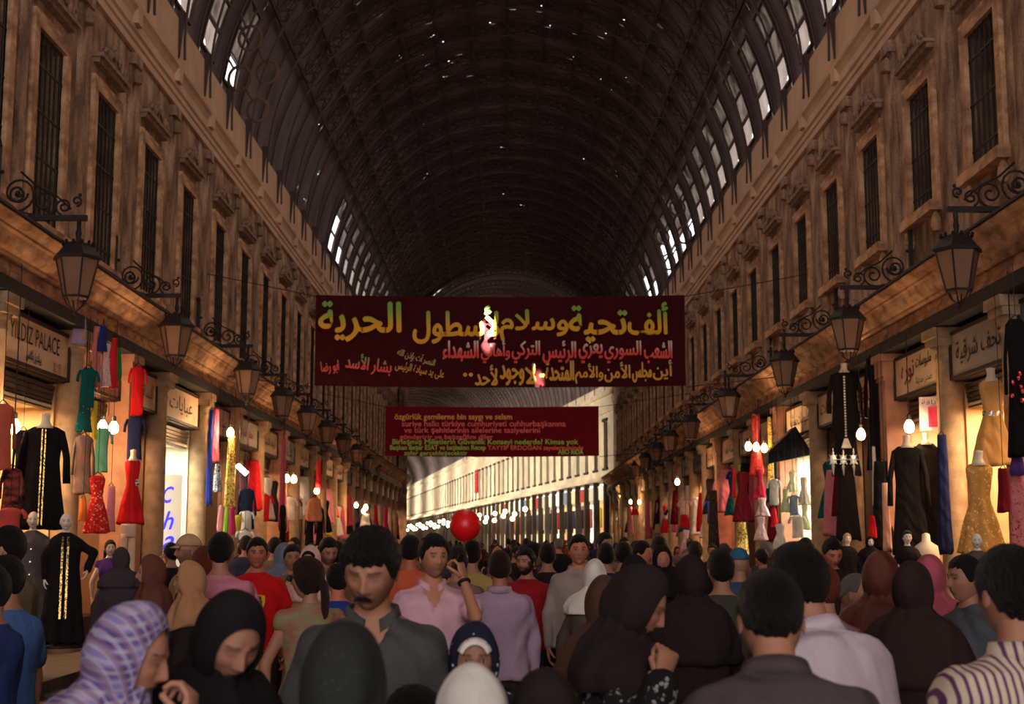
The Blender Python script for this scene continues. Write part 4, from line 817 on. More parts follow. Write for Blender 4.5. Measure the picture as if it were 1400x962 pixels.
# distant garments on every bay
kinds = [('slip', c) for c in (RED, WHT, PNK, NAVY, BK, BURG, BEI, ROSE)]+[('dress', c) for c in (RED2, WHT, MAUVE, BK2, YEL, TEAL)]+[('t_shirt', c) for c in (WHT, BLU, RED)]
protos = {}
CN = {RED.name: 'red', WHT.name: 'white', PNK.name: 'pink', NAVY.name: 'navy', BK.name: 'black', BURG.name: 'burgundy', BEI.name: 'beige', ROSE.name: 'rose', RED2.name: 'scarlet', MAUVE.name: 'mauve', BK2.name: 'soft black', YEL.name: 'yellow', TEAL.name: 'teal', BLU.name: 'blue'}
for (sx, i), (ya, yb) in bayinfo.items():
    if ya < 30 and not (sx > 0 and 23 < ya < 27): continue
    for q in range(3 if ya < 60 else 2):
        kd, m = kinds[RNG.randint(len(kinds))]; key = (kd, m.name); side = 'left' if sx < 0 else 'right'; hgt = {'slip': 1.25, 'dress': 1.1, 't_shirt': .7}[kd]
        y = ya+.4+(yb-ya-.8)*(q+.5)/3+RNG.uniform(-.1, .1); loc = (sx*(W-.25+.2*RNG.rand()), y, RNG.uniform(2.9, 3.8)); nm = 'hanging_cloth' if kd == 'slip' else kd
        nn = {'slip': 'cloth', 'dress': 'dress', 't_shirt': 'shirt'}[kd]
        if key not in protos:
            r = thing(nm, 'x', nn, loc); obj('fabric', garment_mesh(kd, .55, hgt, m, RNG.randint(50)), m, r, True); g = G(); g.tube([(-.12, 0, -.01), (0, 0, .05), (.12, 0, -.01)], .008, 4); g.tube([(0, 0, .05), (0, 0, 1.0)], .004, 3); obj('hanger', g, CORD, r); protos[key] = r
        else: r = copy_tree(protos[key])
        r.location = loc; r.rotation_euler.z = -sx*RNG.uniform(.2, .9); r['label'] = '%s %s hung at a small distant shop front on the %s side' % (CN[m.name], nn, side); r['group'] = 'distant %s %s stock on the %s' % (CN[m.name], nn, side)
# ================= figures =================
def _skin(t, c):
    a = t.new('VertexColor', layer_name='Col'); v = t.mp()
    t.ln(t.mix(t.noise(30, v), t.mix(1.0, a.outputs[0], (.70, .66, .66), 'MULTIPLY'), t.mix(1.0, a.outputs[0], (.80, .78, .78), 'MULTIPLY')), t.b.inputs['Base Color'])
    t.b.inputs['Subsurface Weight'].default_value = .0; t.bump(t.noise(160, v), .12, .005)
SKIN = mat('skin', (180, 130, 100), .55, fn=_skin)
def hairmat(name, rgb):
    def fn(t, c):
        n = t.noise(14, t.mp((14, 14, 2)), 5); t.ln(t.mix(n, tuple(x*.5 for x in c), tuple(x*1.5 for x in c)), t.b.inputs['Base Color']); t.bump(n, 1.0, .03)
    return mat(name, rgb, .5, fn=fn, spec=.25)
HAIR = {'black': hairmat('black_hair', (24, 19, 18)), 'brown': hairmat('dark_brown_hair', (44, 29, 23)), 'grey': hairmat('grey_hair', (110, 104, 100)), 'red': hairmat('reddish_hair', (110, 48, 30)), 'blond': hairmat('blond_hair', (190, 160, 110))}
def gs(x, z, cx, cz, sx, sz): return np.exp(-((x-cx)/sx)**2-((z-cz)/sz)**2)
def head_geo(nu=64, nv=48, skin=(178, 126, 98), brow=(40, 28, 24), beard=0, closed=0, lips=(150, 84, 74), male=True, makeup=False, wrinkle=0, bald_shade=False):
    """head in its own frame: centre at the origin, face towards -y"""
    sk = np.array(lin(skin)); R = []; C = []
    u = np.linspace(0, 2*PI, nu, endpoint=False); ph = u-.5*np.sin(u)        # 0 is the face
    for i in range(nv+1):
        th = .03+(PI-.06)*i/nv
        x = math.sin(th)*np.sin(ph)*.076; y = -math.sin(th)*np.cos(ph)*.097; z = np.full(nu, math.cos(th)*.119)
        front = np.clip(-y/.097, 0, 1)**.6; t = np.clip(-z/.119, 0, 1)
        x = x*(1-(.26 if male else .32)*t**1.7); y = np.where(y > 0, y*(1-.42*t**1.2), y*(1-.04*t)); x = x*(1+.04*gs(0, z, 0, .03, 1, .04))
        ax = np.abs(x); d = np.zeros(nu)
        nz = np.clip((.024-z)/.055, 0, 1)*(1/(1+np.exp((-.036-z)/.003)))
        d += .026*np.exp(-(x/(.0075+.006*nz))**2)*nz**1.15
        d += .006*gs(ax, z, .0135, -.031, .006, .006)
        d -= .0115*gs(ax, z, .031, .007, .017, .011); d += .0075*gs(ax, z, .031, .005, .0105, .0075)
        d += (.007 if male else .004)*gs(ax, z, .028, .028, .022, .007); d -= .004*gs(x, z, 0, .03, .008, .008)
        d += .0065*gs(x, z, 0, -.0565, .022, .008); d -= .004*gs(x, z, 0, -.0585, .022, .0018); d -= .004*gs(x, z, 0, -.074, .02, .006)
        d += (.008 if male else .005)*gs(x, z, 0, -.094, .02, .014); d += .005*gs(ax, z, .046, -.018, .02, .02); d -= .004*gs(ax, z, .05, -.055, .016, .02)
        d -= wrinkle*.003*(gs(ax, z, .028+(z+.05)*-.3, -.045, .004, .02)+gs(0, np.sin(z*260), 0, 1, 1, .3)*np.clip((z-.04)/.02, 0, 1)*.5)
        y = y-d*np.where(front > .25, 1, front/.25)
        # colours
        c = np.tile(sk, (nu, 1))
        def paint(m, col, a=1.0):
            nonlocal c
            m = np.clip(m, 0, 1)[:, None]*a; c = c*(1-m)+np.array(lin(col))*m
        f = (front > .3).astype(float)
        paint(f*gs(ax, z, .045, -.022, .025, .02), tuple(min(255, int(v*f_)) for v, f_ in zip(skin, (1.08, .86, .84))), .35)
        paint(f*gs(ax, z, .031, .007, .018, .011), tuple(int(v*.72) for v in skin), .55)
        if beard:
            m = f*np.clip((-.028-z)/.02, 0, 1)*(1-.9*gs(x, z, 0, -.058, .022, .007))*(1-.8*gs(ax, z, .02, -.03, .02, .012)); m = np.maximum(m, f*gs(x, z, 0, -.046, .028, .006)*1.2); m = np.maximum(m, (ax > .055)*(z < .01)*(z > -.08)*(y < .02)*.9)
            paint(m, brow, beard)
        paint(f*gs(x, z, 0, -.058, .023, .0075)*1.5, lips, .85 if makeup else .6)
        paint(f*((np.abs(z+.0585) < .0016)*(ax < .022)), (70, 36, 32), .8)
        arch = .0265+.004*np.sin(np.clip((ax-.012)/.036, 0, 1)*PI)
        paint(f*np.exp(-((z-arch)/(.0036 if male else .0025))**2)*((ax > .012)*(ax < .05)), brow, .9)
        if closed: paint(f*np.exp(-((z-.001)/.0022)**2)*np.exp(-((ax-.031)/.014)**4), brow, .8)
        else:
            e = ((ax-.031)/.0125)**2+((z-.006)/.0042)**2
            paint(f*(e < 1), (168, 152, 142)); paint(f*((((ax-.031)/.0062)**2+((z-.006)/.0062)**2) < 1)*(e < 1.1), (34, 22, 18))
            paint(f*np.exp(-((z-.0118)/.0022)**2)*np.exp(-((ax-.031)/.014)**4), brow, .95 if makeup else .7)
        R.append(np.stack([x, y, z], 1)); C.append(c)
    return R, C
def az_line(a, pts):    # piecewise interpolation over azimuth degrees 0 (face) .. 180 (back)
    return np.interp(np.degrees(abs((a+PI) % (2*PI)-PI)), [p[0] for p in pts], [p[1] for p in pts])
HAIRLINES = {'short': [(0, .066), (35, .066), (55, .05), (68, .0), (80, -.012), (100, .012), (125, -.04), (180, -.072)],
             'fringe': [(0, .048), (30, .050), (52, .046), (66, .0), (80, -.012), (100, .01), (125, -.05), (180, -.082)],
             'long': [(0, .07), (35, .06), (60, .0), (75, -.06), (100, -.09), (180, -.10)],
             'bald': [(0, .13), (60, .1), (75, .02), (95, .022), (125, -.02), (180, -.06)]}
def hair_geo(g, T, style='short', h=.014, seed=0, nu=44, nv=14):
    rings = [[] for _ in range(nv+1)]
    for a in np.linspace(0, 2*PI, nu, endpoint=False):
        zl = az_line(a, HAIRLINES[style])+(.0045*math.sin(a*17+seed)+.003*math.sin(a*31))*(1 if style != 'bald' else .3); th1 = math.acos(max(-.99, min(.99, zl/.121)))
        for i in range(nv+1):
            s = i/nv; th = .03+(th1-.03)*s; zz = math.cos(th); t = max(0, -zz)
            k = h*min(1, (1-s)*5+.12)*(1+.12*math.sin(a*7+seed)*math.sin(th*6+seed)*(1 if h > .01 else .3)+.16*math.sin(a*23+th*9+seed)*math.sin(th*17))*(.40+.60*min(1, max(0, (zz+.05)/.55)))*(1.15)
            x = math.sin(th)*math.sin(a)*.077*(1-.26*t**1.7); y = -math.sin(th)*math.cos(a)*.098
            if y > 0: y *= (1-.42*t**1.2)
            if style == 'bald' and zl > .12: k = 0
            n = Vector((x/.077**2, y/.098**2, zz/.121)).normalized()
            p = Vector((x, y, zz*.120))+n*(k+.003); rings[i].append(p)
    rings.append([r*.93 for r in rings[-1]])
    g.loft([[T @ p for p in r] for r in rings], True)
def hand_geo(g, T, side=1, curl=.5, sc=1.0, col=None, n=7, point=False):
    """hand in its own frame: wrist at the origin, fingers towards -z, palm towards -y; thumb on side*x"""
    def q(p): return T @ (Vector(p)*sc)
    ring = lambda z, rx, ry, cx=0: [q((cx+rx*math.cos(a), ry*math.sin(a), z)) for a in np.linspace(0, 2*PI, 10, endpoint=False)]
    g.loft([ring(.03, .024, .019), ring(0, .026, .018), ring(-.03, .034, .016), ring(-.065, .041, .015), ring(-.088, .040, .012), ring(-.095, .034, .007)], True, 0, col)
    for k, (x, L_) in enumerate([(.030, .072), (.010, .080), (-.010, .075), (-.029, .058)]):
        x *= side; p = Vector((x, 0, -.086)); ang = 0
        cu = curl*(1+.12*k) if not (point and k == 0) else .1
        for seg, f in enumerate((.45, .32, .25)):
            ang += cu*(.75, 1.0, .7)[seg]; d = Vector((x*.25 if seg == 0 else 0, -math.sin(ang), -math.cos(ang))); e = p+d.normalized()*L_*f
            g.caps(q(p), q(e), .0092*sc*(1-.1*seg), .0086*sc*(1-.12*seg), n, 0, col); p = e
    p = Vector((side*.026, -.004, -.022)); a = Vector((side*.030, -.016, -.030)); b = Vector((side*.012, -.016-.012*curl, -.028))
    if curl > 1: a = Vector((side*.010, -.028, -.034)); b = Vector((-side*.026, -.012, -.014))
    g.caps(q(p), q(p+a), .0135*sc, .0108*sc, n, 0, col); g.caps(q(p+a), q(p+a+b), .0105*sc, .009*sc, n, 0, col)
TORSO_M = [(.80, .13, .105, .0), (.88, .165, .118, .005), (.96, .165, .115, .0), (1.06, .155, .108, -.005), (1.16, .162, .110, -.008), (1.27, .182, .120, -.008), (1.36, .195, .118, 0), (1.42, .175, .095, .008), (1.46, .115, .072, .014), (1.49, .066, .062, .016)]
TORSO_F = [(.80, .14, .11, .0), (.88, .18, .125, .008), (.96, .172, .115, .004), (1.06, .138, .098, 0), (1.16, .142, .100, -.004), (1.27, .162, .130, -.018), (1.36, .168, .108, 0), (1.41, .155, .085, .008), (1.45, .10, .066, .012), (1.48, .056, .056, .014)]
def ell(z, rx, ry, cy, n=20, cx=0, e=.85):
    out = []
    for a in np.linspace(0, 2*PI, n, endpoint=False):
        c, s_ = math.cos(a), math.sin(a); out.append(Vector((cx+rx*math.copysign(abs(c)**e, c), cy+ry*math.copysign(abs(s_)**e, s_), z)))
    return out
def ik(sh, tg, l1, l2, hint):
    sh, tg, hint = Vector(sh), Vector(tg), Vector(hint); d = tg-sh; L = d.length
    if L > (l1+l2)*.995: tg = sh+d.normalized()*(l1+l2)*.995; d = tg-sh; L = d.length
    a = (l1*l1-l2*l2+L*L)/(2*L); h = math.sqrt(max(0, l1*l1-a*a)); n = d.normalized(); b = hint-n*hint.dot(n)
    return sh+n*a+b.normalized()*h, tg
def figure(name, label, cat='person', group=None, sex='m', lean=0, yaw=0, pitch=0, roll=0, top='tshirt', topmat=None, legs='trousers', legmat=None, hair='short', haircol='black', hairh=.010,
           skin=(176, 124, 96), beard=0, closed=0, wl=None, wr=None, hl=(1, -.2, -.4), hr=(-1, -.2, -.4), curl=(.4, .4), hd=(None, None), veil=None, veilmat=None, under=None, vox=.016, nu=64, bulk=1.0,
           cap=None, mannequin=False, makeup=False, wrinkle=0, fold=.009, collar=False, stride=.08, seed=0, lips=(150, 84, 74), brow=(36, 26, 22), facecut=1.0, openneck=0, nohands=False, lod=0, sleeve_r=1.0, tail=None, moustache=False):
    root = thing(name, label, cat, group=group)
    RL = Matrix.Rotation(lean, 3, 'X'); hip = Vector((0, 0, .95))
    def U(p): p = Vector(p); return RL @ (p-hip)+hip if p.z > .95 else (p if p.z < .85 else (RL @ (p-hip)+hip).lerp(p, (.95-p.z)/.1))
    TS = TORSO_M if sex == 'm' else TORSO_F; ssh = .182 if sex == 'm' else .160; zsh = 1.395 if sex == 'm' else 1.385
    neck = U((0, .012, 1.47)); RH = Matrix.Rotation(yaw, 3, 'Z') @ Matrix.Rotation(pitch, 3, 'X') @ Matrix.Rotation(roll, 3, 'Y')
    hc = neck+(RL @ Vector((0, 0, .055)))+RH @ Vector((0, -.022, .092))
    TH = Matrix.Translation(hc) @ RH.to_4x4()
    sk = lin(skin)
    arms = []
    for s, wt, hint in ((1, wl, hl), (-1, wr, hr)):
        sh = U((s*ssh*bulk**.5, .006, zsh)); t = Vector(wt) if wt is not None else Vector((s*(.245), -.05, .87)) + (RL @ Vector((0, 0, zsh-.95)) - Vector((0, 0, zsh-.95)))
        el, wr_ = ik(sh, t, .285, .25, hint); arms.append((s, sh, el, wr_))
    hy = stride
    LG = [(s, Vector((s*.088, 0, .90)), Vector((s*.095, -.02+s*hy*.6, .50)), Vector((s*.10, s*hy, .085))) for s in (1, -1)]
    # ---- body: one continuous surface, with head and hands
    b = G()
    b.loft([[U(p) for p in ell(z, rx*.9, ry*.88, cy, 16)] for z, rx, ry, cy in TS])
    b.caps(neck-(RL @ Vector((0, 0, .05))), TH @ Vector((0, .022, -.05)), .056 if sex == 'm' else .048, .052 if sex == 'm' else .044, 12)
    for s, sh, el, wr_ in arms:
        b.caps(sh+Vector((-s*.02, 0, -.012)), el, .046, .039, 10); b.caps(el, wr_, .040, .027, 10)
    for s, h_, k, a in LG: b.caps(h_, k, .080, .058, 10); b.caps(k, a, .054, .038, 10)
    v, f, nr = remesh(b, vox, 2); body = G(); body.add(v, f, 0, sk)
    nv = int(nu*.8)
    R, C = head_geo(nu, nv, skin, brow, beard, closed, lips, sex == 'm', makeup, wrinkle)
    body.loft([[TH @ Vector(p) for p in r] for r in R], True, 0, np.concatenate(C))
    if not veil:
        for s in (1, -1): body.sph(TH @ Vector((s*.0765, .010, -.004)), (.007, .017, .030), 8, 6, 0, tuple(x*.95 for x in sk), np.array(RH @ Matrix.Rotation(s*.25, 3, 'Z') @ Matrix.Rotation(-.2, 3, 'X')))
    if not nohands:
        for i, (s, sh, el, wr_) in enumerate(arms):
            d = (wr_-el).normalized() if hd[i] is None else Vector(hd[i]).normalized(); z = -d; pn = Vector((-s, 0, 0)) if hd[i] is None else (hc-wr_)
            yv = -(pn-d*pn.dot(d)).normalized(); x = yv.cross(z); M = Matrix((x, yv, z)).transposed().to_4x4(); M.translation = wr_
            side = 1 if (x.dot(Vector((0, -1, 0))) > 0) else -1
            if hd[i] is not None: side = 1 if x.z > 0 else -1
            hand_geo(body, M, side, curl[i], 1.0, sk, 6 if lod else 8)
    obj('body', body, SKIN, root, True, True)
    # ---- legs
    if legs:
        q = G(); nz = lambda z: z
        q.loft([[U(p) for p in ell(z, rx*1.0*bulk, ry*1.0*bulk, cy, 18)] for z, rx, ry, cy in TS[:4]])
        for s, h_, k, a in LG:
            q.caps(h_+Vector((0, 0, -.04)), k, .090*bulk, .075, 12); q.caps(k, a+Vector((0, .0, .02)), .076, .066, 12)
        v, f, nr = remesh(q, max(vox, .014), 2); v = v+nr*(.006*wob(v, seed+3, (20, 20, 9)))[:, None]; t = G(); t.add(v, f); obj('trousers', t, legmat or cloth('charcoal_trouser_cloth', (52, 48, 50)), root, True)
    sh_ = G()
    for s, h_, k, a in LG:
        o_ = G(); rr = []
        for y, rx, rz in ((.07, .026, .02), (.05, .036, .045), (0, .04, .062), (-.06, .040, .036), (-.12, .045, .028), (-.17, .036, .022), (-.19, .018, .012)):
            rr.append([(a.x+rx*math.cos(t), a.y+y, .002+rz+rz*math.sin(t)) for t in np.linspace(0, 2*PI, 10, endpoint=False)])
        sg = G(); sg.loft(rr)
        obj('shoe', sg, mat('black_shoe_leather', (26, 22, 22), .45), root, True)
    # ---- top garment
    tm = topmat or cloth('grey_shirt_cloth', (90, 88, 92)); q = G()
    if top in ('tshirt', 'shirt', 'sleeveless', 'jacket'):
        k = {'tshirt': 1.12, 'shirt': 1.14, 'sleeveless': 1.07, 'jacket': 1.2}[top]*bulk; zh = {'jacket': .80}.get(top, .86)
        rr = [(z, rx*k, ry*k, cy) for z, rx, ry, cy in TS if z > .90]; rr = [(zh, TS[1][1]*k*1.06, TS[1][2]*k*1.12, 0), (.90, TS[1][1]*k*1.04, TS[1][2]*k*1.10, 0.004)]+[r for r in rr if r[0] < 1.44]+[(1.45, .118, .078, .014), (1.478, .074 if sex == 'm' else .066, .068, .016)]
        q.loft([[U(p) for p in ell(*r, 22)] for r in rr])
        for s, sh, el, wr_ in arms:
            if top == 'sleeveless': q.caps(sh, sh.lerp(el, .12), .062, .056, 12)
            elif top == 'tshirt': q.caps(sh+Vector((-s*.02, 0, -.012)), sh.lerp(el, .62), .059*bulk**.5, .062*sleeve_r, 12)
            else:
                q.caps(sh+Vector((-s*.02, 0, -.012)), el, .060*bulk**.5, .051*sleeve_r, 12); q.caps(el, el.lerp(wr_, .90), .050*sleeve_r, .037*sleeve_r, 12)
    elif top == 'robe':
        zz = [(.03, .30, .27), (.3, .265, .235), (.6, .235, .20), (.85, .215, .17), (1.0, .20, .155), (1.15, .20, .15), (1.27, .205, .152), (1.36, .20, .128), (1.42, .165, .098), (1.455, .11, .076), (1.48, .070, .066)]
        q.loft([[U(p) for p in ell(z, rx*bulk, ry*bulk, 0 if z < 1.3 else .008, 26)] for z, rx, ry in zz])
        for s, sh, el, wr_ in arms: q.caps(sh+Vector((-s*.02, 0, -.015)), el, .060, .062, 12); q.caps(el, el.lerp(wr_, .94), .060, .066*sleeve_r, 12)
    if q.n:
        v, f, nr = remesh(q, vox, 3)
        amp = fold*(1.6 if top == 'robe' else 1); w1 = wob(v, seed, (16, 16, 5)); w2 = wob(v, seed+9, (30, 30, 14))
        mask = np.clip((1.43-v[:, 2])/.12, .15, 1) if lean < .3 else 1
        if top == 'robe':
            an = np.arctan2(v[:, 1], v[:, 0]); w1 = w1+1.6*np.sin(an*9+seed)*np.clip((1.1-v[:, 2])/1.0, 0, 1)**1.3
        v = v+nr*((amp*(w1+.5*w2))*mask)[:, None]
        if openneck:
            RLi = np.array(RL.transposed()); vl = (v-np.array(hip)) @ RLi.T+np.array(hip)
            dd = .060*(vl[:, 2]-1.47+openneck)/openneck-np.abs(vl[:, 0])
            pu = np.clip(dd/.012+.3, 0, 1)*(vl[:, 1] < -.02)*(vl[:, 2] < 1.475); v = v+nr*(-.042*pu)[:, None]
        t = G(); t.add(v, f); nm = {'tshirt': 't_shirt', 'shirt': 'shirt', 'sleeveless': 'sleeveless_top', 'jacket': 'jacket', 'robe': 'robe'}[top]
        obj(nm, t, tm, root, True)
    if collar:
        g = G(); n = 24
        for rz, ro in ((0, 0),):
            A = []
            for a in np.linspace(-PI/2+.28, 3*PI/2-.28, n):
                fr = max(0, -math.sin(a)); h0 = 1.462-.035*fr**3; up = .036
                A.append([U((.072*math.cos(a), .018+.068*math.sin(a), h0+up)), U((.080*math.cos(a), .018+.077*math.sin(a), h0+up+.002)), U((.094*math.cos(a), .018+.088*math.sin(a)-.01*fr, h0-.012-.02*fr)), U((.078*math.cos(a), .018+.074*math.sin(a), h0-.01))])
            g.loft(A)
        obj('collar', g, tm, root, True)
    # ---- hair / cap / veil
    if hair and not veil and not cap:
        hg = G(); hair_geo(hg, TH, 'long' if hair in ('long', 'ponytail') else hair, hairh, seed, 44 if not lod else 28, 14 if not lod else 9)
        if hair in ('long', 'ponytail'):
            w0 = .085 if hair == 'long' else .034; n0 = 16; rr = []
            base = TH @ Vector((0, .085, .03 if hair == 'ponytail' else .02)); down = Vector((0, .02, -1)); bk = RH @ Vector((0, 1, 0))
            for i in range(n0+1):
                t = i/n0; c = base+down*(.40*t)+bk*(.035*math.sin(min(1, t*3)*PI/2) if hair == 'ponytail' else .01-.02*t); rx = w0*(math.sin(min(1, t*5+.15)*PI/2))*(1-.45*t**2); ry = (.03 if hair == 'ponytail' else .035)*(1-.5*t)*min(1, t*6+.3)
                rr.append([c+Vector((RH @ Vector((1, 0, 0)))*rx*math.cos(a)*(1+.1*math.sin(a*5+t*9)))+bk*ry*math.sin(a) for a in np.linspace(0, 2*PI, 18, endpoint=False)])
            hg.loft(rr)
        obj('hair', hg, HAIR[haircol], root, True)
    if moustache:
        mg = G()
        for s in (1, -1): mg.tube([TH @ Vector((s*x, -.113+x*x*9, z)) for x, z in ((0, -.045), (.010, -.044), (.020, -.048), (.028, -.055))], [.0065, .0075, .0062, .002], 6, flat=1)
        obj('moustache', mg, HAIR['black'], root, True)
    if cap:
        cg = G(); rr = []
        for th in np.linspace(.05, 1.38, 8): rr.append([TH @ Vector((math.sin(th)*.090*math.cos(a), math.sin(th)*.110*math.sin(a)+.004, .022+math.cos(th)*.118)) for a in np.linspace(0, 2*PI, 28, endpoint=False)])
        cg.loft(rr); co = obj('cap', cg, cap, root, True)
        if cap.name != 'knit_cap_cloth':
            bg = G(); bg.loft([[TH @ Vector((.060*math.cos(a)*(1-.15*t), -.085-.062*t*math.sin(a)**.6 if math.sin(a) > 0 else -.07, .040-.018*t+.010*abs(math.sin(a)))) for a in np.linspace(.001, PI-.001, 16)] for t in (0, .5, 1)], False, closed=False)
            o_ = obj('peak', bg, cap, co, True)
            so = o_.modifiers.new('s', 'SOLIDIFY'); so.thickness = .006
    if veil:
        vg = G(); n = 56; m_ = 22; rings = []
        for i in range(m_+1):
            s = i/m_; ring = []
            for ps in np.linspace(0, 2*PI, n, endpoint=False):
                cu, cl = math.cos(ps), math.sin(ps)      # cu>0 up, cl sideways
                e = (math.radians(40)*max(0, cu)**2+math.radians(49)*cl*cl+math.radians(60)*max(0, -cu)**2)*facecut
                be = e+(PI-.004-e)*s; d = Vector((math.sin(be)*cl, -math.cos(be), math.sin(be)*cu))
                k = 1.12+.10*math.sin(PI*min(1, s*2.2))*.6+.02*math.sin(ps*5+s*7+seed)*(1-s)+(.05*max(0, -cu))
                p = Vector((d.x*.080*k, d.y*.100*k, d.z*.122*k))
                if s < .06: p = p*.965
                ring.append(TH @ p)
            rings.append(ring)
        vg.loft(rings, False)
        inner = [[(TH @ Vector((0, 0, 0))).lerp(p, .93) for p in rings[0]], rings[0]]
        vg.loft(inner, False)
        rr = []; N2 = 40      # drape from under the jaw to shoulders
        drop = {'short': .20, 'long': .42}[veil]
        for i in range(13):
            t = i/12; wgt = min(1, t*2.2); ring = []
            for a in np.linspace(0, 2*PI, N2, endpoint=False):
                ph = TH @ Vector((.074*math.cos(a)*(1+.22*t*3), .082*math.sin(a)*(1+.16*t*3)+.006, -.055-.10*t*2))
                zt = 1.50-.04*t-drop*max(0, t-.35); rx = .085+(.245-.085)*min(1, t*1.35)**.8; ry = .080+(.165-.08)*min(1, t*1.35)**.8
                if sex == 'm' or mannequin: pass
                fr = max(0, -math.sin(a)); pb = U((rx*math.cos(a)*bulk, .008+ry*math.sin(a)*bulk-.02*fr*t, zt-.06*fr*t))
                p = ph.lerp(pb, wgt); wv = .012*t*math.sin(a*6+seed+t*3)+.006*math.sin(a*11+seed*2); c0 = Vector((0, 0, p.z)); p = p+(p-Vector((pb.x*0, 0, p.z))).normalized()*wv
                ring.append(p)
            rr.append(ring)
        vg.loft(rr, True)
        obj('headscarf', vg, veilmat, root, True)
        if under:
            ug = G(); A = []
            for ps in np.linspace(-1.15, 1.15, 30):
                cu, cl = math.cos(ps), math.sin(ps); e = math.radians(40)*max(0, cu)**2+math.radians(49)*cl*cl+math.radians(60)*max(0, -cu)**2; A.append([TH @ Vector((math.sin(b_)*cl*.0805*k, -math.cos(b_)*.1005*k, math.sin(b_)*cu*.1225*k)) for b_, k in ((e*.74, 1.03), (e*.80, 1.08), (e*1.06, 1.10), (e*1.06, 1.02))])
            ug.loft(A); obj('underscarf', ug, under, root, True)
    root['_h'] = 0
    zt = (TH @ Vector((0, .01, .12+(.02 if veil or cap else hairh if hair else 0)))).z
    bt = max([max(p.z for p in map(Vector, c.bound_box)) for c in root.children if c.type == 'MESH'])
    del root['_h']
    INFO[root.name] = (hc.copy(), bt, zt, TH, U, arms); return root
INFO = {}
def place(r, px, ytop, Y, face=0, htop=None, by_head=True):
    """put a figure where its head centre falls on column px at depth Y, its crown on row ytop; the height follows"""
    hc, bt, zt, *_ = INFO[r.name]; z = P(px, ytop, Y).z if htop is None else htop
    s = z/bt; a = math.radians(face); c = Matrix.Rotation(a, 3, 'Z') @ Vector((hc.x, hc.y, 0))*s; q = P(px, ytop, Y)
    for ch in r.children:
        _scale(ch, s)
    r.location = (q.x-c.x, Y-c.y, 0); r.rotation_euler.z = a; r['_s'] = s
    SC[r.name] = s; del r['_s']; return r
SC = {}
def _scale(o, s):
    if o.type == 'MESH': o.data.transform(Matrix.Scale(s, 4)); o.data.update()
    for m in o.modifiers:
        if m.type == 'SOLIDIFY': m.thickness *= s
    for c in o.children: _scale(c, s)
# ================= mannequins =================
def mann(label, px, yt, Y, face, base=.56, **kw):
    k = dict(sex='f', skin=(255, 244, 228), hair=None, legs=None, mannequin=True, lips=(190, 50, 50), brow=(70, 44, 34), nu=48, vox=.02, makeup=True); k.update(kw)
    r = figure('mannequin', label, 'mannequin', **k); z = P(px, yt, Y).z; hc, bt, zt, *_ = INFO[r.name]; s = (z-base)/bt
    for c in r.children: _scale(c, s)
    a = math.radians(face); c = Matrix.Rotation(a, 3, 'Z') @ Vector((hc.x, hc.y, 0))*s; q = P(px, yt, Y); r.location = (q.x-c.x, Y-c.y, base); r.rotation_euler.z = a; SC[r.name] = s
    g = G(); g.lathe([(.25, -.03), (.25, 0), (.22, .02)], n=16); obj('stand', g, CORD, r); return r
GREYC = cloth('charcoal_coat_cloth', (84, 80, 78))
r = mann('bald pale mannequin in a long black gown with sequined front bands', 91, 701, 15.8, 18, top='robe', topmat=BK, wl=(.30, -.16, .98), sleeve_r=.8)
g = G(); s = SC[r.name]
for sx in (-1, 1): g.loft([[(s*(sx*.035-.014), s*(-.178-.115*max(0, 1-z)+(.065*(z-1.3)/.12 if z > 1.3 else 0)), s*z), (s*(sx*.035+.014), s*(-.178-.115*max(0, 1-z)+(.065*(z-1.3)/.12 if z > 1.3 else 0)), s*z), (s*(sx*.035+.014), s*-.06, s*z), (s*(sx*.035-.014), s*-.06, s*z)] for z in np.linspace(1.42, .35, 18)])
obj('sequin_band', g, GOLDT, r)
r = mann('bald pale mannequin in a grey buttoned coat behind the black gowned one', 46, 699, 16.5, 15, top='robe', topmat=GREYC, wl=(.28, -.14, .95))
s = SC[r.name]
for k in range(4): g = G(); g.sph((s*.0, s*(-.17-.03*k), s*(1.22-.17*k)), s*.016, 8, 5); obj('button', g, SILV, r)
mann('mannequin with dark wig in a purple camisole and rose skirt', 151, 737, 17.4, 25, hair='long', haircol='black', top='sleeveless', topmat=PUR, legs='trousers', legmat=ROSE, base=.3, skin=(240, 210, 180), nohands=False)
mann('mannequin with short dark wig in black jacket below the black gowns', 1240, 724, 18.2, -5, hair='short', haircol='black', hairh=.01, top='shirt', topmat=BK, legs='trousers', legmat=BK)
mann('bald pale mannequin in grey jacket before the gold lace dress', 1335, 729, 15.4, -15, top='shirt', topmat=GREYC, legs='trousers', legmat=BK)
mann('mannequin with blond wig in black beneath the black skirts', 1158, 728, 21.5, 5, hair='long', haircol='blond', top='robe', topmat=BK)
mann('mannequin with a glittering black headscarf right of the blond wigged one', 1189, 732, 20.6, 5, veil='short', veilmat=BK, top='robe', topmat=BK)
t = thing('dress_form', 'headless white dress form behind the dark wigged mannequin', 'dress form', P(1267, 760, 19.0)); t.location.z = .14; g = G(); g.lathe([(.2, 0), (.2, .03), (.03, .05), (.03, .85), (.16, .9), (.15, 1.05), (.12, 1.15), (.17, 1.35), (.15, 1.5), (.06, 1.56), (.05, 1.66), (.001, 1.68)], n=18); obj('form_body', g, PLASTER, t, True)

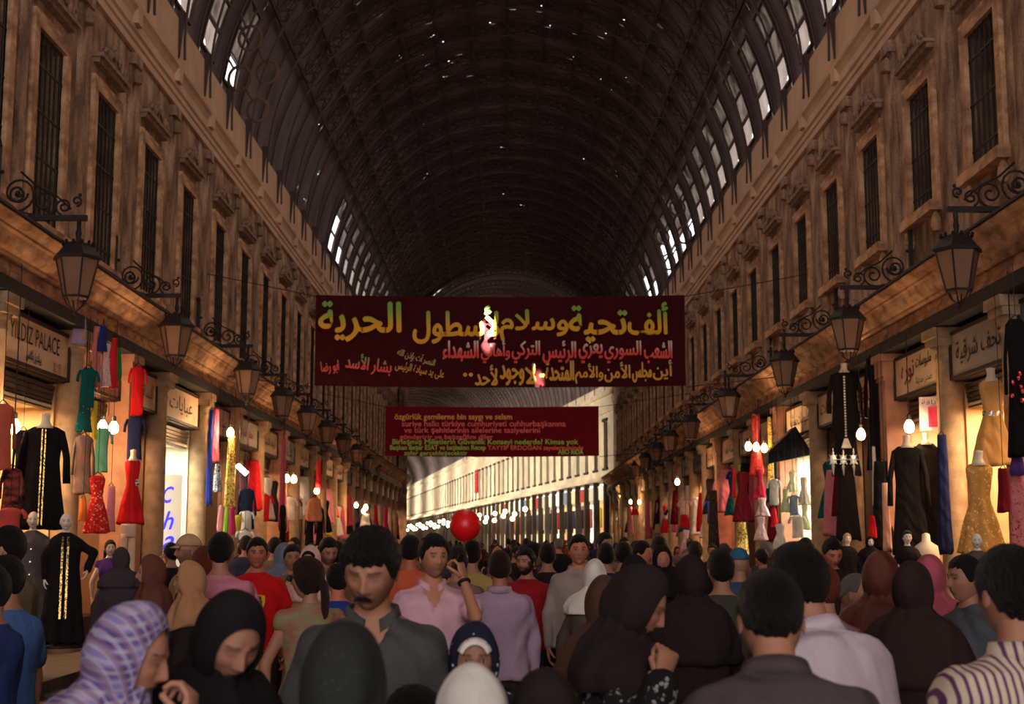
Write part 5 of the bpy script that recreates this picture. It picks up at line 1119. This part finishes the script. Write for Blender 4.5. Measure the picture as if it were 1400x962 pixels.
# ================= people named by the photograph =================
def person(label, px, yt, Y, face, **kw):
    k = dict(nu=72 if Y < 6 else (48 if Y < 12.5 else 32), vox=.012 if Y < 6 else (.018 if Y < 12.5 else .024), seed=RNG.randint(90), lod=0 if Y < 9 else 1); k.update(kw)
    return place(figure('person', label, **k), px, yt, Y, face)
c = cloth
MAN = person('moustached man with thick black hair in a dark grey shirt, looking down', 508, 716, 4.3, 4, top='shirt', collar=True, topmat=c('dark_grey_striped_shirt', (62, 62, 62), 'vstripe', (86, 86, 84), 6), hair='fringe', hairh=.019, lean=.10, pitch=.34, yaw=-.22, roll=.06, closed=1, beard=.25, moustache=True, openneck=.10, bulk=1.08, skin=(176, 124, 96), legmat=c('black_trouser_cloth', (30, 28, 30)))
GIRL = person('girl in profile with a plaid lilac headscarf, hand at her mouth', 178, 820, 3.2, 84, sex='f', veil='short', veilmat=c('lilac_plaid_cloth', (138, 124, 176), 'plaid', (62, 46, 112), 1.55), top='jacket', topmat=c('plum_jacket_cloth', (92, 66, 74)), lean=.28, pitch=.28, closed=1, wr=(-.03, -.36, 1.41), hr=(-1, -.3, -1), hd=(None, (.15, -.05, 1)), curl=(.4, .9), facecut=1.12, skin=(186, 134, 108), makeup=True)
person('woman in a black headscarf bending her face down to the right', 314, 804, 3.5, 38, sex='f', veil='long', veilmat=BK, top='robe', topmat=BK, lean=.25, pitch=.52, closed=1, facecut=1.0, skin=(178, 128, 104))
person('head and shoulders from behind under a dark speckled greenish scarf', 470, 849, 2.75, 178, sex='f', veil='long', veilmat=c('dark_speckled_scarf', (44, 46, 42), 'dots', (66, 68, 62), 3), top='robe', topmat=BK2, lean=.12, pitch=.35, bulk=.95)
person('old woman with white headband under a navy scarf with white dots', 648, 848, 4.3, 4, sex='f', veil='long', veilmat=c('navy_dotted_scarf', (30, 30, 48), 'dots', (200, 200, 206), 1.1), under=WHT, top='robe', topmat=c('navy_robe_cloth', (34, 34, 50)), wrinkle=1.6, skin=(158, 112, 88), pitch=.05, facecut=1.0)
person('white cotton headscarf seen from behind at the bottom edge', 646, 906, 3.0, 186, sex='f', veil='long', veilmat=c('white_cotton_cloth', (206, 198, 192)), top='robe', topmat=WHT, lean=.2, pitch=.4)
person('black headscarf crown with a strip of forehead at the bottom edge', 744, 911, 3.2, 2, sex='f', veil='short', veilmat=BK2, top='robe', topmat=BK2, lean=.3, pitch=.55)
person('small dark haired child at the bottom edge beside the white headscarf', 570, 934, 3.5, -60, sex='m', top='tshirt', topmat=BK2, hair='short', haircol='black', skin=(180, 110, 84), pitch=.3)
FLO = person('woman in a black and white floral robe with raised fist and lace sleeve', 868, 770, 4.4, 78, sex='f', veil='short', veilmat=BK2, top='robe', topmat=c('black_white_floral_cloth', (30, 28, 30), 'floral', (150, 148, 150), 1.3), wr=(-.20, -.15, 1.37), hr=(-.6, .3, -1), curl=(.4, 1.4), hd=(None, (.05, -.3, 1)), pitch=.45, sleeve_r=.9)
person('woman in a brown robe and headscarf standing behind the bicycle', 826, 785, 5.8, 170, sex='f', veil='long', veilmat=c('brown_scarf_cloth', (80, 54, 40)), top='robe', topmat=c('brown_robe_cloth', (84, 56, 42)))
person('man in dark grey brown jacket from behind, head bowed, near bottom right', 1052, 775, 3.4, 176, top='jacket', topmat=c('grey_brown_jacket_cloth', (74, 66, 66)), lean=.42, pitch=.35, bulk=1.10, hair='short', haircol='black', fold=.010, collar=True)
person('tall man in white pinstriped shirt seen from behind beside the dark jacket', 1090, 739, 4.3, 214, top='shirt', collar=True, topmat=c('white_pinstripe_cloth', (206, 190, 200), 'vstripe', (176, 156, 172), 5), lean=.42, pitch=.15, bulk=1.15, hair='short', hairh=.012)
person('black haired man in a cream shirt with purple stripes, bottom right corner', 1378, 742, 3.6, 192, top='shirt', collar=True, topmat=c('cream_purple_stripe_cloth', (206, 186, 164), 'vstripe', (92, 56, 92), 1.3), hair='short', hairh=.012, bulk=1.12, fold=.009, lean=.08)
person('bald man in profile facing right behind the white pinstriped shirt', 1168, 783, 7.2, 62, hair='bald', haircol='grey', hairh=.004, top='shirt', topmat=c('dim_shirt_cloth', (96, 84, 78)), pitch=.2, skin=(170, 118, 90))
person('woman in a glossy reddish brown robe and veil', 1203, 752, 6.6, 158, sex='f', veil='long', veilmat=c('glossy_brown_cloth', (88, 46, 36), rough=.4), top='robe', topmat=c('glossy_brown_cloth', (88, 46, 36)), bulk=1.1)
person('woman in a wide black robe right of the glossy brown robe', 1246, 765, 6.0, 150, sex='f', veil='long', veilmat=c('dark_brown_veil', (46, 32, 30)), top='robe', topmat=c('dark_brown_robe', (42, 30, 28)), bulk=1.12)
person('woman in a rose headscarf before the navy cloth', 1270, 757, 7.6, 165, sex='f', veil='long', veilmat=c('rose_headscarf_cloth', (176, 84, 96)), top='robe', topmat=c('rose_robe_cloth', (186, 96, 110)))
person('dark haired man in a grey shirt facing left before the column', 1318, 757, 6.9, -72, top='shirt', collar=True, topmat=c('slate_shirt_cloth', (72, 74, 80)), hair='short', skin=(160, 112, 88))
person('man in dark clothes looking down below the black top', 1137, 734, 11.5, 8, top='shirt', topmat=BK2, pitch=.4, hair='short', skin=(196, 120, 90))
person('man in a light blue shirt at the left edge, face turned away', 10, 757, 6.7, -118, top='tshirt', topmat=c('light_blue_cloth', (72, 104, 160)), hair='short', legmat=c('jeans_cloth', (44, 52, 72)), stride=.2)
person('man in a darker blue polo cut by the left edge', -14, 768, 5.9, -100, top='tshirt', topmat=c('dark_blue_polo_cloth', (40, 58, 110)), hair='short', legmat=c('jeans_cloth', (44, 52, 72)))
person('olive shirted man behind the two blue shirts at the left edge', 13, 717, 8.0, -105, top='tshirt', topmat=c('olive_cloth', (108, 92, 72)), hair='short')
PNKM = person('man from behind in a pink T-shirt with a small black triangle', 303, 726, 9.2, 182, top='tshirt', topmat=c('dusty_pink_cloth', (196, 122, 140)), hair='short', hairh=.012, bulk=1.1)
RDM = person('smiling young man in a red T-shirt with a yellow shield emblem', 352, 733, 11.0, 12, top='tshirt', topmat=c('bright_red_cloth', (206, 26, 26)), hair='short', hairh=.012, bulk=1.06, skin=(190, 120, 90))
person('man in a beige cap and tan shirt looking left', 258, 729, 11.2, -58, top='tshirt', topmat=c('tan_shirt_cloth', (168, 128, 92)), hair='short', cap=c('beige_cap_cloth', (186, 146, 112)), beard=.5)
person('woman in a brown headscarf looking left by the lit column', 208, 757, 9.6, -74, sex='f', veil='long', veilmat=c('brown_print_scarf', (104, 60, 48)), top='robe', topmat=c('umber_robe_cloth', (72, 44, 34)), makeup=True, skin=(206, 150, 118))
person('pale scarfed woman in profile left of the long red hair', 261, 765, 8.7, -84, sex='f', veil='short', veilmat=c('sand_scarf_cloth', (178, 128, 92)), top='robe', topmat=BK2, skin=(206, 140, 108))
person('woman with long reddish hair next to the pink T-shirt', 280, 745, 9.9, 215, sex='f', hair='long', haircol='red', hairh=.014, top='sleeveless', topmat=BK2)
person('dark haired man with bare forehead behind the patterned blouse', 400, 743, 12.4, 14, top='tshirt', topmat=c('khaki_print_cloth', (120, 110, 96), 'camo', (80, 70, 60)), hair='short')
person('woman in a pale pink headscarf with black band', 425, 744, 11.6, -8, sex='f', veil='short', veilmat=c('pale_pink_scarf', (216, 170, 158)), under=BK, top='robe', topmat=BEI, skin=(206, 140, 112))
person('woman in a blue grey headscarf behind the red T-shirt', 388, 741, 14.5, 60, sex='f', veil='short', veilmat=c('blue_grey_scarf', (110, 118, 136)), top='robe', topmat=c('print_robe_cloth', (130, 112, 90), 'camo', (70, 60, 50)))
PONY = person('woman with a dark ponytail and sunglasses in a mottled green blouse', 421, 759, 7.9, 200, sex='f', hair='ponytail', haircol='brown', hairh=.016, top='sleeveless', topmat=c('mottled_green_cloth', (128, 128, 92), 'camo', (150, 92, 76), .8), legmat=c('blue_jeans_cloth', (62, 78, 120)), yaw=.9)
person('child in a blue shirt right of the mottled green blouse', 462, 768, 9.2, 190, top='tshirt', topmat=c('child_blue_cloth', (38, 58, 128)), hair='short', skin=(206, 120, 92))
person('stocky man in a beige brown shirt left of the moustached man', 449, 733, 12.2, 25, top='shirt', topmat=c('beige_brown_cloth', (150, 108, 80)), hair='short', pitch=.3, bulk=1.1, beard=.4)
PH = person('man in an open pinkish white shirt holding a phone to his ear', 593, 728, 8.0, 12, top='tshirt', collar=True, topmat=c('pinkish_white_cloth', (206, 160, 172)), wl=(.155, -.13, 1.50), openneck=.17, hl=(.25, -.7, -1), hd=((-.15, .12, 1), None), curl=(.9, .4), hair='short', hairh=.016, bulk=1.05, yaw=.18, beard=.3, skin=(190, 132, 100), sleeve_r=1.1)
person('man from behind in an orange shirt beside the phone caller', 561, 730, 11.0, 178, top='tshirt', topmat=c('orange_shirt_cloth', (200, 92, 60)), hair='short', skin=(190, 104, 76))
person('man from behind in a mustard waistcoat below the red balloon', 645, 737, 11.6, 180, top='jacket', topmat=c('mustard_waistcoat_cloth', (168, 146, 84)), hair='short', haircol='black')
person('man from behind in a long lavender shirt', 683, 751, 9.3, 182, top='shirt', collar=True, topmat=c('lavender_shirt_cloth', (170, 142, 164)), hair='short', haircol='brown', bulk=1.1, skin=(180, 112, 90))
person('bearded man in a red waistcoat with pale sleeves, hand on hip', 719, 747, 11.8, -8, top='shirt', topmat=c('red_waistcoat_cloth', (150, 26, 34)), beard=1, hair='short', hairh=.014, yaw=-.35, wl=(.28, -.05, 1.02), hl=(1, .5, -.2))
person('man in a light grey shirt facing us behind the white scarfed woman', 791, 729, 11.2, 2, top='shirt', collar=True, topmat=c('light_grey_shirt_cloth', (156, 140, 134)), hair='short', bulk=1.05, skin=(200, 130, 98))
person('woman seen from behind in a white headscarf', 813, 763, 10.0, 170, sex='f', veil='short', veilmat=WHT, top='robe', topmat=c('grey_brown_robe', (84, 72, 66)))
for a in [('woman in dark clothes with face toward us in the right crowd', 905, 744, 12.6, 5, dict(sex='f', veil='short', veilmat=BK, top='robe', topmat=BK, skin=(200, 130, 104))), ('man with an orange lit face in profile in the right crowd', 877, 738, 13.2, 70, dict(top='shirt', topmat=BK2, hair='short', skin=(206, 130, 92))),
          ('woman in a black robe directly left of the floral robe', 868, 757, 7.6, 185, dict(sex='f', veil='long', veilmat=BK, top='robe', topmat=BK)), ('man in dark shirt left of the bowed jacket man', 985, 750, 8.2, 180, dict(top='shirt', topmat=c('murky_green_cloth', (62, 64, 52)), hair='short')),
          ('woman in a soft black headscarf behind the floral robe', 945, 757, 7.0, 190, dict(sex='f', veil='long', veilmat=BK2, top='robe', topmat=BK2)), ('man with a pinkish neck right of the tall white shirt', 1122, 768, 6.4, 200, dict(top='tshirt', topmat=c('brownish_pink_cloth', (140, 100, 96)), hair='short', haircol='red', hairh=.01)),
          ('dark haired man between red waistcoat and light grey shirt', 748, 741, 13, 184, dict(top='shirt', topmat=BK2, hair='short')), ('woman with dark bob behind the red waistcoat', 729, 740, 14, 95, dict(sex='f', top='tshirt', topmat=BK2, hair='long')), ('man with dark hair right of the light grey shirt', 828, 741, 12.6, 182, dict(top='tshirt', topmat=NAVY, hair='short')), ('broad man with black hair in front of the far right bulbs', 852, 739, 12.9, 178, dict(top='shirt', topmat=BK2, hair='short', hairh=.014, bulk=1.1)),
          ('man in a blue cap left of the right hand crowd gap', 1010, 748, 11, 170, dict(top='tshirt', topmat=c('denim_cloth', (56, 70, 100)), hair='short', cap=c('blue_cap_cloth', (46, 96, 130)))), ('man behind the phone caller with cropped hair', 625, 745, 10.4, 200, dict(top='shirt', topmat=c('mauve_brown_cloth', (130, 96, 92)), hair='short', haircol='brown'))]:
    person(a[0], a[1], a[2], a[3], a[4], **a[5])

# what they wear and hold
s = SC[MAN.name]; hc, bt, zt, TH, U, arms = INFO[MAN.name]; g = G(); tm = _M['dark_grey_striped_shirt']
g.loft([[U((x, -.118-.036*(1 if z < 1.34 else (1.42-z)/.08)*.8-(0 if q else .012), z))*s for x, q in ((-.016, 0), (.016, 0), (.016, 1), (-.016, 1))] for z in np.linspace(1.36, .9, 10)]); obj('placket', g, tm, MAN)
for z in (1.32, 1.22, 1.12, 1.02): g = G(); g.sph(U((0, -.160, z))*s, (.006*s, .003*s, .006*s), 8, 5); obj('button', g, GREYC, MAN)
g = G(); g.loft([[U((x, y, z))*s for x, z in ((.055, 1.29), (.135, 1.29), (.135, 1.205), (.095, 1.19), (.055, 1.205))] for y in (-.152, -.12)]); obj('pocket', g, tm, MAN)
s = SC[PH.name]; hc, bt, zt, TH, U, arms = INFO[PH.name]; wr_ = arms[0][3]; el = arms[0][2]
t = thing('mobile_phone', 'black mobile phone held to the ear of the man in pinkish shirt', 'phone'); t.location = PH.location; t.rotation_euler = PH.rotation_euler
g = G(); q = (wr_+Vector((-.03, .01, .085)))*s; M = Matrix.Rotation(.35, 3, 'Y') @ Matrix.Rotation(.9, 3, 'Z'); g.box(q, (.050, .016, .115), M); obj('phone_case', g, CORD, t); g = G(); g.box(q+M @ Vector((0, .011, .01)), (.04, .004, .07), M); obj('phone_screen', g, mat('dark_phone_glass', (30, 34, 40), .1), t)
g = G(); d = (wr_-el).normalized(); u = d.orthogonal().normalized(); v = d.cross(u); c0 = wr_-d*.02
g.tube([(c0+u*.034*math.cos(a)+v*.034*math.sin(a))*s for a in np.linspace(0, 2*PI, 17)], .010, 6, flat=.5, caps=False); obj('wristwatch', g, CORD, PH)
hc, bt, zt, TH, U, arms = INFO[PNKM.name]; s = SC[PNKM.name]; g = G(); g.add([Vector((-.045, .142, 1.33))*s, Vector((.045, .142, 1.33))*s, Vector((0, .150, 1.26))*s, Vector((-.045, .10, 1.33))*s, Vector((.045, .10, 1.33))*s, Vector((0, .10, 1.26))*s], [(0, 1, 2), (3, 5, 4), (0, 3, 4, 1), (1, 4, 5, 2), (2, 5, 3, 0)]); obj('triangle_badge', g, CORD, PNKM)
s = SC[RDM.name]; g = G(); sh = [(-.045, .06), (0, .066), (.045, .06), (.046, .01), (.03, -.045), (0, -.075), (-.03, -.045), (-.046, .01)]
def onchest(pts, y0, y1, cx=.02, cz=1.24): return [[(Vector((cx+x*1.0, y, cz+z)))*s for x, z in pts] for y in (y0, y1)]
g.loft(onchest(sh, -.150, -.10)); em = obj('shield_emblem', g, mat('emblem_yellow', (220, 170, 40), .7), RDM)
hs = [(-.012, .05), (.002, .055), (.016, .045), (.010, .03), (.022, .012), (.014, -.008), (.020, -.035), (.010, -.05), (.004, -.02), (-.006, -.05), (-.014, -.045), (-.008, -.01), (-.018, .012), (-.006, .022)]
g = G(); g.loft(onchest([(x*1.2, z*.95) for x, z in hs], -.156, -.11)); obj('rearing_horse', g, CORD, em)
hc, bt, zt, TH, U, arms = INFO[PONY.name]; s = SC[PONY.name]; g = G()
for sx in (-1, 1): g.sph((TH @ Vector((sx*.033, -.098, .006)))*s, (.028*s, .012*s, .020*s), 10, 6)
g.tube([(TH @ Vector((x, y, .012)))*s for x, y in ((-.08, .0), (-.072, -.07), (-.03, -.107), (.03, -.107), (.072, -.07), (.08, 0))], .004*s, 5); obj('sunglasses', g, CORD, PONY)
hc, bt, zt, TH, U, arms = INFO[GIRL.name]; s = SC[GIRL.name]; g = G()
pts = [U(p)*s for p in ((-.13, -.14, 1.15), (-.135, -.135, 1.30), (-.13, -.06, 1.43), (-.12, .02, 1.46), (-.12, .11, 1.38), (-.12, .15, 1.2))]; g.tube(pts, .016, 8, flat=.35); obj('bag_strap', g, c('cream_strap', (190, 176, 150)), GIRL)
hc, bt, zt, TH, U, arms = INFO[FLO.name]; s = SC[FLO.name]; wr_ = arms[1][3]; el = arms[1][2]
v_ = G(); v_.caps(el.lerp(wr_, .3)*s, wr_.lerp(el, .06)*s, .044*s, .036*s, 12); obj('lace_sleeve', v_, c('lace_sleeve_cloth', (96, 74, 66), 'floral', (50, 40, 40), 1.5), FLO, True)
t = thing('red_cord', 'thin red cord dangling from the raised fist', 'cord'); t.location = FLO.location; t.rotation_euler = FLO.rotation_euler; g = G(); p = wr_+Vector((.03, -.01, .06)); g.tube([p*s, (p+Vector((.02, 0, -.08)))*s, (p+Vector((.05, 0, -.2)))*s], .004, 5); obj('cord_strand', g, RED, t)

# balloon
q = P(636, 718, 11.3); t = thing('balloon', 'round red balloon floating over the mustard waistcoat', 'balloon', q); g = G(); g.lathe([(.001, -.145), (.012, -.14), (.012, -.132), (.05, -.118), (.096, -.084), (.122, -.035), (.127, .01), (.112, .065), (.075, .105), (.035, .124), (.001, .128)], n=28); obj('skin', g, mat('balloon_rubber', (226, 22, 26), .35, var=.05, spec=.4), t, True); g = G(); g.tube([(0, 0, -.14), (.02, 0, -.4), (0, 0, -.8)], .003, 4); obj('string', g, CORD, t)

# bicycle with a round mirror
p0 = P(800, 930, 4.9); t = thing('bicycle', 'dark bicycle with a round rear mirror standing in the crowd gap', 'bicycle', (p0.x, 4.9, 0), .25)
def wheel(y):
    g = G(); g.tube([(0, y+.33*math.cos(a), .34+.33*math.sin(a)) for a in np.linspace(0, 2*PI, 29)], .022, 6, caps=False); w_ = obj('wheel', g, CORD, t); g = G()
    for a in np.linspace(0, PI, 9): g.tube([(0, y+.32*math.cos(a), .34+.32*math.sin(a)), (0, y-.32*math.cos(a), .34-.32*math.sin(a))], .0025, 3)
    g.tube([(-.04, y, .34), (.04, y, .34)], .022, 8); obj('spokes', g, mat('dull_chrome', (150, 146, 140), .3, .8), w_)
wheel(0); wheel(1.05)
g = G(); F_ = lambda *p: g.tube(p, .016, 6)
F_((0, .12, .95), (0, .0, .34)); F_((0, .14, .88), (0, .55, .38)); F_((0, .15, .80), (0, .72, .86)); F_((0, .55, .38), (0, .76, .92)); F_((0, .55, .38), (0, 1.05, .34)); F_((0, .72, .84), (0, 1.05, .34)); F_((0, .14, .80), (0, .10, 1.03)); obj('frame', g, CORD, t)
g = G(); g.tube([(-.28, .2, 1.06), (-.18, .08, 1.08), (0, .10, 1.04), (.18, .08, 1.08), (.28, .2, 1.06)], .014, 6); obj('handlebar', g, mat('dull_chrome', (150, 146, 140), .3, .8), t)
for sx in (-1, 1): g = G(); g.tube([(sx*.27, .19, 1.06), (sx*.33, .27, 1.05)], .019, 7); obj('grip', g, CORD, t)
g = G(); g.loft([ell(.0+z, rx, ry, .76, 14) for z, rx, ry in ((.93, .03, .03), (.95, .07, .11), (.98, .06, .1))]); obj('saddle', g, CORD, t, True)
qm = P(808, 887, 4.8); lm = Matrix.Rotation(-.25, 3, 'Z') @ (qm-t.location); g = G(); g.tube([(.18, .08, 1.08), (lm.x*.7+.05, .05, 1.16), tuple(lm)], .006, 5); mo = obj('mirror_stalk', g, CORD, t)
g = G(); g.sph(lm, (.052, .018, .062), 18, 10); obj('mirror_shell', g, CORD, mo, True); g = G(); g.sph(lm+Vector((0, -.008, 0)), (.043, .014, .052), 18, 10); obj('mirror_glass', g, mat('mirror_glass', (150, 150, 150), .12, .9), mo, True)

# ================= the crowd behind =================
OBJC = cloth('crowd_clothes', (60, 56, 60), 'object'); VE = cloth('crowd_headscarf', (60, 56, 60), 'object')
PROTO = [figure('person', 'x', top=tp, topmat=OBJC, hair=h_, haircol=hc_, sex=sx_, veil=ve, veilmat=VE, vox=.03, nu=28, lod=1, seed=k, yaw=yw, beard=bd) for k, (tp, h_, hc_, sx_, ve, yw, bd) in enumerate([('tshirt', 'short', 'black', 'm', None, 0, 0), ('shirt', 'short', 'black', 'm', None, .4, .8), ('tshirt', 'short', 'brown', 'm', None, -.5, 0), ('jacket', 'short', 'grey', 'm', None, .2, 0), ('robe', 'short', 'black', 'f', 'long', 0, 0), ('robe', 'short', 'black', 'f', 'short', .5, 0), ('sleeveless', 'long', 'black', 'f', None, 0, 0), ('shirt', 'bald', 'black', 'm', None, 0, .6)])]
KL = ['dark haired passer-by in a T-shirt', 'bearded passer-by in a long sleeved shirt', 'brown haired passer-by in a T-shirt', 'grey haired passer-by in a jacket', 'robed passer-by in a long headscarf', 'robed passer-by in a short headscarf', 'long haired passer-by in a sleeveless top', 'balding passer-by in a shirt']
first = [True]*8; pts = []; n = 0; tries = 0
while n < 170 and tries < 9000:
    tries += 1; Y = 13.5+70*RNG.rand()**1.35; x = RNG.uniform(-4.9, 4.9)
    if Y < 19 and abs(x) > 3.9: continue
    if any((x-a)**2+(Y-b)**2 < .62**2 for a, b in pts): continue
    pts.append((x, Y)); k = RNG.randint(8); s = RNG.uniform(.92, 1.035) if PROTO[k].name not in () else 1
    if KL[k].startswith(('robed', 'long')): s *= .945
    o = PROTO[k] if first[k] else copy_tree(PROTO[k]); first[k] = False; o.location = (x, Y, 0); o.rotation_euler.z = (0 if RNG.rand() < .45 else PI)+RNG.uniform(-.6, .6); o.scale = (s, s, s)
    zone = ('near' if Y < 24 else 'middle' if Y < 44 else 'far')+' '+('left' if x < -1.6 else 'right' if x > 1.6 else 'central')
    o['label'] = '%s in the %s part of the crowd' % (KL[k], zone); o['group'] = '%s, %s crowd' % (KL[k], zone); n += 1
bpy.data.scenes.remove(WORK)
